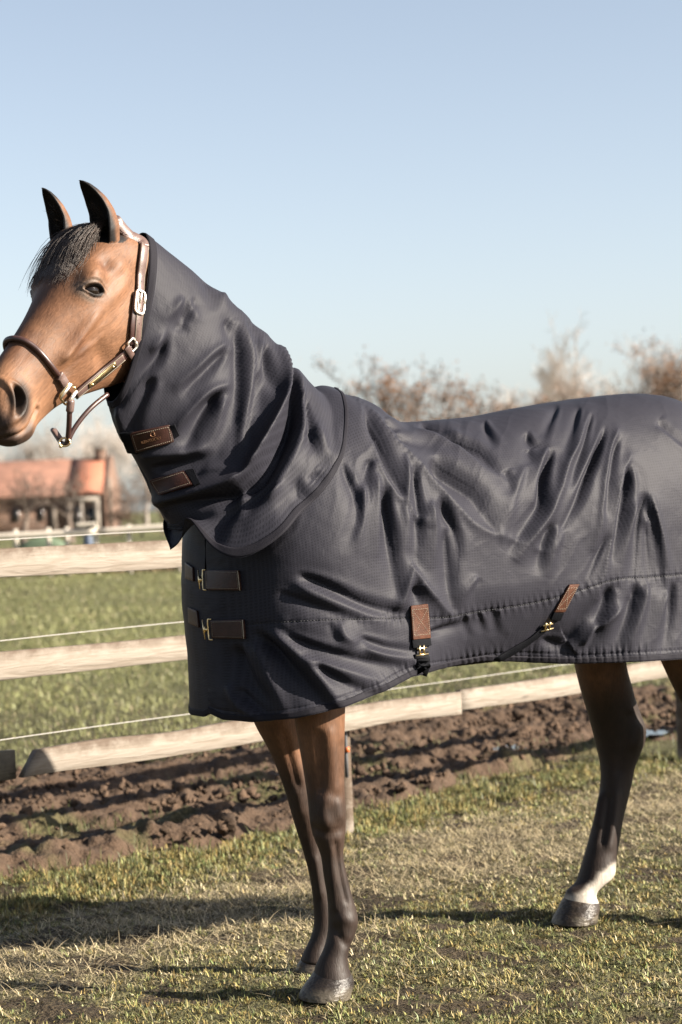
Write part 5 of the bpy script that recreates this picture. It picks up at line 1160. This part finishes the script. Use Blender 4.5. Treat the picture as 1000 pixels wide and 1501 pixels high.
# ------------------------------------------------------------------ background
def tree_mesh(seed, height, levels=5, spread=.5, r0=.16, up=.35, trunk_f=.3, kids=3, leaves=0, leaf_c=(.3, .16, .08), twr=.009):
    g = np.random.default_rng(seed); segs = []; tips = []
    def grow(p, d, L, r, lv):
        n = 3 if lv < levels - 1 else 2; q = p
        for k in range(n):
            d = d + g.normal(0, .10 + .03 * lv, 3) + ZU * up * .12; d = d / np.linalg.norm(d); q2 = q + d * L / n; r2 = max(r * (1 - .16 / n * (k + 1) - .05), twr * .6)
            segs.append((q, q2, r, r2, lv)); q = q2; r = r2
            if lv >= 1 and lv < levels and k < n - 1 and g.uniform() < .8:
                e = d + g.normal(0, spread, 3); grow(q, e / np.linalg.norm(e), L * g.uniform(.5, .75), r * .55, lv + 1)
        if lv < levels:
            for k in range(kids if lv < 2 else 2):
                e = d + g.normal(0, spread, 3) + ZU * up * .4; grow(q, e / np.linalg.norm(e), L * g.uniform(.62, .85), r * .66, lv + 1)
        else: tips.append(q)
    grow(np.zeros(3) - ZU * .15, ZU + g.normal(0, .04, 3), height * trunk_f, r0, 0)
    S = [(a, b, max(r, twr), max(q, twr), lv) for a, b, r, q, lv in segs]; zmax = max(b[2] for _, b, *_ in S); k = height / zmax
    A = np.array([s[0] for s in S]) * k; B = np.array([s[1] for s in S]) * k; ra = np.array([s[2] for s in S]); rb = np.array([s[3] for s in S]); lv = np.array([s[4] for s in S])
    T = B - A; T /= np.linalg.norm(T, axis=1)[:, None] + 1e-9; U = np.cross(T, np.array([.3, .9, .1])); U /= np.linalg.norm(U, axis=1)[:, None]; W = np.cross(T, U)
    def tubes(sel, m):
        a = np.arange(m) * 2 * math.pi / m; o = np.cos(a)[None, :, None] * U[sel][:, None] + np.sin(a)[None, :, None] * W[sel][:, None]
        V = np.stack([A[sel][:, None] + o * ra[sel][:, None, None], B[sel][:, None] + o * rb[sel][:, None, None]], 1).reshape(-1, 3); n = sel.sum(); i = (np.arange(n) * 2 * m)[:, None]
        f = np.concatenate([np.stack([i[:, 0] + j, i[:, 0] + (j + 1) % m, i[:, 0] + m + (j + 1) % m, i[:, 0] + m + j], 1) for j in range(m)]); return V, f
    tr_ = tubes(lv == 0, 8); cr_ = tubes(lv > 0, 3); lf = None
    if leaves:
        tp = np.array(tips) * k; c = tp[g.integers(0, len(tp), leaves)] + g.normal(0, .16, (leaves, 3)); s = g.uniform(.03, .07, leaves)
        e1 = g.normal(0, 1, (leaves, 3)); e1 /= np.linalg.norm(e1, axis=1)[:, None]; e2 = np.cross(e1, g.normal(0, 1, (leaves, 3))); e2 /= np.linalg.norm(e2, axis=1)[:, None]
        V = np.stack([c - e1 * s[:, None], c + e2 * s[:, None] * .6, c + e1 * s[:, None], c - e2 * s[:, None] * .6], 1).reshape(-1, 3)
        lf = (V, np.arange(leaves * 4).reshape(-1, 4), np.repeat(np.array(leaf_c) * g.uniform(.5, 1.5, (leaves, 1)), 4, 0))
    return tr_, cr_, lf
def make_tree(name, label, group, data, m, px, D, rz=0, sc=1., dz=0):
    x = (px - 500) / F * D; z = 0 + dz; root = thing(name, label, 'tree', (x, D, z), group)
    for nm, key in (('trunk', 0), ('crown', 1), ('leaves', 2)):
        me = data[key]
        if me is None: continue
        o = bpy.data.objects.new(nm, me); COL.objects.link(o); o.parent = root
        if nm == 'leaves': o['kind'] = 'stuff'
    root.rotation_euler = (0, 0, rz); root.scale = (sc, sc, sc); return root
def tdata(*a, m=None, **k):
    t, c, l = tree_mesh(*a, **k); d = []
    for nm, q in (('trunk', t), ('crown', c)):
        me = mesh(nm, q[0], q[1], True); me.materials.append(m); d.append(me)
    if l: me = mesh('leaves', l[0], l[1], False, l[2]); me.materials.append(M['leaf']); d.append(me)
    else: d.append(None)
    return d
tall = tdata(3, 10.5, levels=6, spread=.36, r0=.17, up=.6, trunk_f=.26, m=M['palebark'], twr=.011)
tall2 = tdata(11, 9.5, levels=6, spread=.42, r0=.16, up=.5, trunk_f=.24, m=M['palebark'], twr=.011)
scrub = tdata(5, 7., levels=5, spread=.6, r0=.12, up=.35, trunk_f=.2, m=M['bark'], leaves=4200, leaf_c=(.26, .135, .07), twr=.016)
scrub2 = tdata(8, 6.2, levels=5, spread=.65, r0=.11, up=.3, trunk_f=.18, m=M['bark'], leaves=2600, leaf_c=(.23, .13, .08), twr=.015)
pol = tdata(21, 3.6, levels=4, spread=.75, r0=.2, up=.5, trunk_f=.45, m=M['bark'], twr=.014, kids=4)
make_tree('bare_tree', 'tall pale bare tree above the middle of the rump', 'bare trees on the horizon', tall, M, 836, 122, .4, 1.12)
make_tree('bare_tree', 'pale bare tree at the right edge behind the top of the rump', 'bare trees on the horizon', tall2, M, 955, 126, 2.1, 1.12)
make_tree('bare_tree', 'low thin bare tree right of the tall pale tree', 'bare trees on the horizon', tall2, M, 890, 130, 4.1, .9)
make_tree('bare_tree', 'slight bare tree between the russet scrub and the tall pale tree', 'bare trees on the horizon', tall2, M, 760, 128, .9, .85)
make_tree('scrub_tree', 'left one of two russet-leaved scrub trees rising behind the withers', 'russet scrub trees', scrub, M, 585, 100, .2, 1.16)
make_tree('scrub_tree', 'right one of two russet-leaved scrub trees rising behind the withers', 'russet scrub trees', scrub2, M, 648, 102, 1.9, 1.32)
make_tree('scrub_tree', 'small thin scrub tree above the middle of the back', 'russet scrub trees', scrub2, M, 705, 104, 3.0, 1.15)
make_tree('scrub_tree', 'brown scrub tree just left of the tall pale tree', 'russet scrub trees', scrub, M, 762, 106, 4.4, .92)
make_tree('scrub_tree', 'brown scrub tree standing under the tall pale tree', 'russet scrub trees', scrub2, M, 815, 106, 5.0, .95)
make_tree('scrub_tree', 'thin scrub tree between the small scrub tree and the brown one, above the back', 'russet scrub trees', scrub2, M, 735, 105, 2.6, 1.12)
make_tree('scrub_tree', 'low brown scrub tree between the two palest bare trees', 'russet scrub trees', scrub, M, 905, 108, 1.2, .98)
make_tree('bare_tree', 'pale bare tree just left of the tallest pale tree', 'bare trees on the horizon', tall2, M, 800, 125, 3.6, .95)
make_tree('bare_tree', 'pale bare tree cut by the right edge of the picture', 'bare trees on the horizon', tall, M, 998, 124, 1.5, 1.0)
make_tree('scrub_tree', 'russet scrub tree at the right edge behind the croup', 'russet scrub trees', scrub, M, 985, 104, 5.6, 1.25)
make_tree('scrub_tree', 'russet scrub tree beyond the right edge of the rump', 'russet scrub trees', scrub2, M, 1060, 106, .6, 1.2)
for px_, D_q, rz, sc_, d_, tx in ((-20, 165, 1, .86, tall, 'pale bare tree at the left edge behind the red roof'), (35, 170, 2.4, .95, tall2, 'pale bare tree behind the roof under the horse muzzle'), (85, 168, .3, .9, tall, 'pale bare tree behind the roof under the chin strap'), (128, 172, 3.3, .98, tall2, 'pale bare tree behind the roof left of the chimney'), (172, 160, 5.2, .9, tall, 'pale bare tree right of the chimney'), (215, 166, 4.0, .9, tall2, 'pale bare tree against the front of the neck cover')):
    make_tree('bare_tree', tx, 'bare trees behind the farm building', d_, M, px_, D_q, rz, sc_)
make_tree('pollard_tree', 'left one of two knobbly pollard trees in front of the farm building', 'pollard trees', pol, M, 32, 100, .5, 1.0)
make_tree('pollard_tree', 'right one of two knobbly pollard trees in front of the farm building', 'pollard trees', pol, M, 104, 101, 2.2, 1.0)
for px_, sc_, rz, tx in ((178, .52, .3, 'left brown thicket bush right of the farm building'), (205, .56, 1.8, 'middle brown thicket bush right of the farm building'), (238, .6, 3.9, 'right brown thicket bush against the neck cover'), (270, .55, 2.9, 'brown thicket bush hidden mostly by the rug chest'), (-30, .5, 4.4, 'brown thicket bush at the left edge by the farm building')):
    make_tree('thicket_bush', tx, 'brown thicket bushes', scrub2, M, px_, 112, rz, sc_)['category'] = 'bush'

# farm building
def tile_nodes(m, t, n, b, tc):
    wv = n.new('ShaderNodeTexBrick'); wv.inputs['Scale'].default_value = 3.2; wv.inputs['Color1'].default_value = (.27, .105, .06, 1); wv.inputs['Color2'].default_value = (.23, .09, .052, 1); wv.inputs['Mortar'].default_value = (.2, .07, .04, 1); wv.inputs['Mortar Size'].default_value = .02
    t.links.new(tc.outputs['Object'], wv.inputs['Vector']); t.links.new(wv.outputs['Color'], b.inputs['Base Color'])
M['tile'] = mat('red_roof_tiles', (.4, .12, .06), .8, extra=tile_nodes)
M['oldtile'] = mat('dull_roof_tiles', (.22, .105, .07), .85, noise=(1.4, 5, (.65, 1.2)))
M['render'] = mat('pale_render', (.27, .22, .18), .9, noise=(1.5, 4, (.8, 1.1))); M['whitepaint'] = mat('white_paint', (.36, .31, .26), .7)
M['brickw'] = mat('brown_brick', (.2, .12, .085), .9, noise=(2.5, 5, (.7, 1.2))); M['glass'] = mat('dark_glass', (.04, .04, .045), .15); M['green'] = mat('green_cloth', (.10, .145, .085), .8); M['blue'] = mat('blue_plastic', (.07, .10, .16), .5)
BD = 130.; sc_ = BD / F; bx0 = (-190 - 500) * sc_; bx1 = (158 - 500) * sc_; bxm = (98 - 500) * sc_
farm = thing('farm_building', 'low brown farm building with a long red tiled roof and a pale porch', 'building', (float((bx0 + bx1) / 2), BD, 0))
add('wall', box((bx0, BD, -.1), (bx1 - .15, BD + 7, 2.62)), M['brickw'], farm, False)
def roof(x0, x1, m):
    y0, y1, z0, z1 = BD - .5, BD + 3.5, 2.55, 4.75; V = np.array([(x0, y0, z0), (x1, y0, z0), (x1, y1, z1), (x0, y1, z1), (x0, 2 * y1 - y0, z0), (x1, 2 * y1 - y0, z0)]); V = np.vstack([V, V - np.array([0, 0, .12])])
    return add('roof', (V, [np.array([[0, 1, 2, 3], [3, 2, 5, 4], [7, 6, 9, 8], [8, 9, 10, 11], [1, 0, 6, 7], [4, 5, 11, 10], [0, 3, 9, 6], [3, 4, 10, 9], [2, 1, 7, 8], [5, 2, 8, 11]])]), m, farm, False)
roof(bx0 - .3, bxm, M['oldtile'])['label'] = 'duller weathered stretch of roof'; rf = roof(bxm + .004, bx1 - .25, M['tile']); rf['label'] = 'bright orange-red stretch of roof'
gb_ = np.array([(bx1 - .15, BD, -.1), (bx1 + .15, BD, -.1), (bx1 + .15, BD, 2.6), (bx1 - .15, BD, 2.6)])
add('gable', (np.array([(bx1 - .25, BD - .45, 2.5), (bx1 + .12, BD - .45, 2.5), (bx1 - .25, BD + 3.5, 4.85), (bx1 + .12, BD + 3.5, 4.85), (bx1 - .25, BD + 7.4, 2.5), (bx1 + .12, BD + 7.4, 2.5), (bx1 - .25, BD - .45, -.1), (bx1 + .12, BD - .45, -.1), (bx1 - .25, BD + 7.4, -.1), (bx1 + .12, BD + 7.4, -.1)]), [np.array([[0, 1, 3, 2], [2, 3, 5, 4], [6, 7, 1, 0], [4, 5, 9, 8]]), np.array([[1, 7, 3], [3, 7, 9], [3, 9, 5], [0, 2, 6], [2, 8, 6], [2, 4, 8]])]), M['brickw'], farm, False)
add('chimney', box((bx1 - 1.0, BD + 3.1, 4.2), (bx1 - .35, BD + 3.9, 5.25)), M['brickw'], rf, False); add('chimney_cap', box((bx1 - 1.06, BD + 3.04, 5.25), (bx1 - .29, BD + 3.96, 5.38)), M['render'], rf, False)
add('dark_eave', box((bx0 - .3, BD - .42, 2.36), (bx1 - .26, BD - .3, 2.43)), M['bark'], farm, False)
xs = lambda p: (p - 500) * sc_
for x0, x1, z0, z1, nm, m, yy_ in ((104, 150, 2.05, 2.3, 'porch_beam', 'whitepaint', 1.3), (104, 108, -.1, 2.05, 'porch_post', 'whitepaint', 1.3), (122.5, 125.5, -.1, 2.05, 'porch_post', 'whitepaint', 1.3), (142, 150, -.1, 2.05, 'porch_post', 'whitepaint', 1.3), (162, 167, -.1, 3.4, 'corner_post', 'render', .9)):
    add(nm, box((xs(x0), BD - yy_, z0), (xs(x1), BD - yy_ + .2, z1)), M[m], farm, False)
for x0, x1, z0, z1 in ((109, 121, .3, 1.8), (127, 140, .3, 1.8), (58, 66, 1., 1.8), (20, 30, 1., 1.8), (-24, -12, 1., 1.8)):
    w_o = add('window', box((xs(x0), BD - .06, z0), (xs(x1), BD - .003, z1)), M['whitepaint' if x0 > 100 else 'bark'], farm, False); add('pane', box((xs(x0) + .07, BD - .09, z0 + .07), (xs(x1) - .07, BD - .063, z1 - .07)), M['glass'], w_o, False)
add('pale_doorway', box((xs(76), BD - .1, -.1), (xs(84), BD - .004, 1.9)), M['render'], farm, False)

# far fence, rope, heaps
ff = thing('far_fence', 'pale wooden fence on the far side of the green meadow', 'fence', (-7, 47, 0))
def far_rail(pl, pr, D, h, th=.04): 
    p0, p1 = unpD(*pl, D), unpD(*pr, D); return add('rail', tube(p0 + (p1 - p0) * np.linspace(0, 1, 24)[:, None], h / 2, 10), M['farwood'], ff)
far_rail((-90, 791), (141, 779), 47, .14); far_rail((141.5, 779), (560, 750), 47.08, .13); far_rail((112, 770), (141, 768), 46.9, .09)
far_rail((-90, 822), (560, 782), 47.04, .10)
for px_ in (-50, 22, 70, 97, 140, 188, 260, 340, 420, 500):
    b_ = gnd(px_, 846 - .04 * px_ + 4, 0); D = 47.2; x_ = (px_ - 500) / F * D; add('post', tube(np.array([(x_, D, -.1), (x_, D, .5), (x_, D, 1.06)]), .05, 10), M['farwood'], ff)
P_ = np.array([unpD(x_, y_, 46.6) for x_, y_ in ((-90, 797), (75, 791), (240, 780), (560, 757))])
hp_ = thing('cloth_heap', 'low dark green covered heap behind the far fence', 'heap', ((62 - 500) * 60 / F, 60, 0)); xx_ = (62 - 500) * 60 / F
a = np.linspace(0, math.pi, 14); prof = np.stack([np.cos(a) * .75, np.sin(a) ** .7 * .75], 1); r_ = np.array([[(xx_ + p_[0] * k_, 60 + y_, p_[1] * k_ - .02) for p_ in prof] for y_, k_ in ((-.5, .82), (-.42, 1), (.4, 1), (.5, .8))]); add('cover', closed(r_), M['green'], hp_)
bb_ = thing('barrel', 'small blue barrel behind the far fence near the porch', 'barrel', ((128 - 500) * 58 / F, 58, 0)); z_ = np.linspace(0, .75, 12); rr2 = .12 + .02 * np.sin(z_ / .75 * math.pi); add('drum', tube(np.stack([0 * z_ + (128 - 500) * 58 / F, 0 * z_ + 58, z_], 1), rr2, 18), M['blue'], bb_); add('lid', tube(np.array([((128 - 500) * 58 / F, 58, .75), ((128 - 500) * 58 / F, 58, .79)]), .13, 18), M['blue'], bb_)
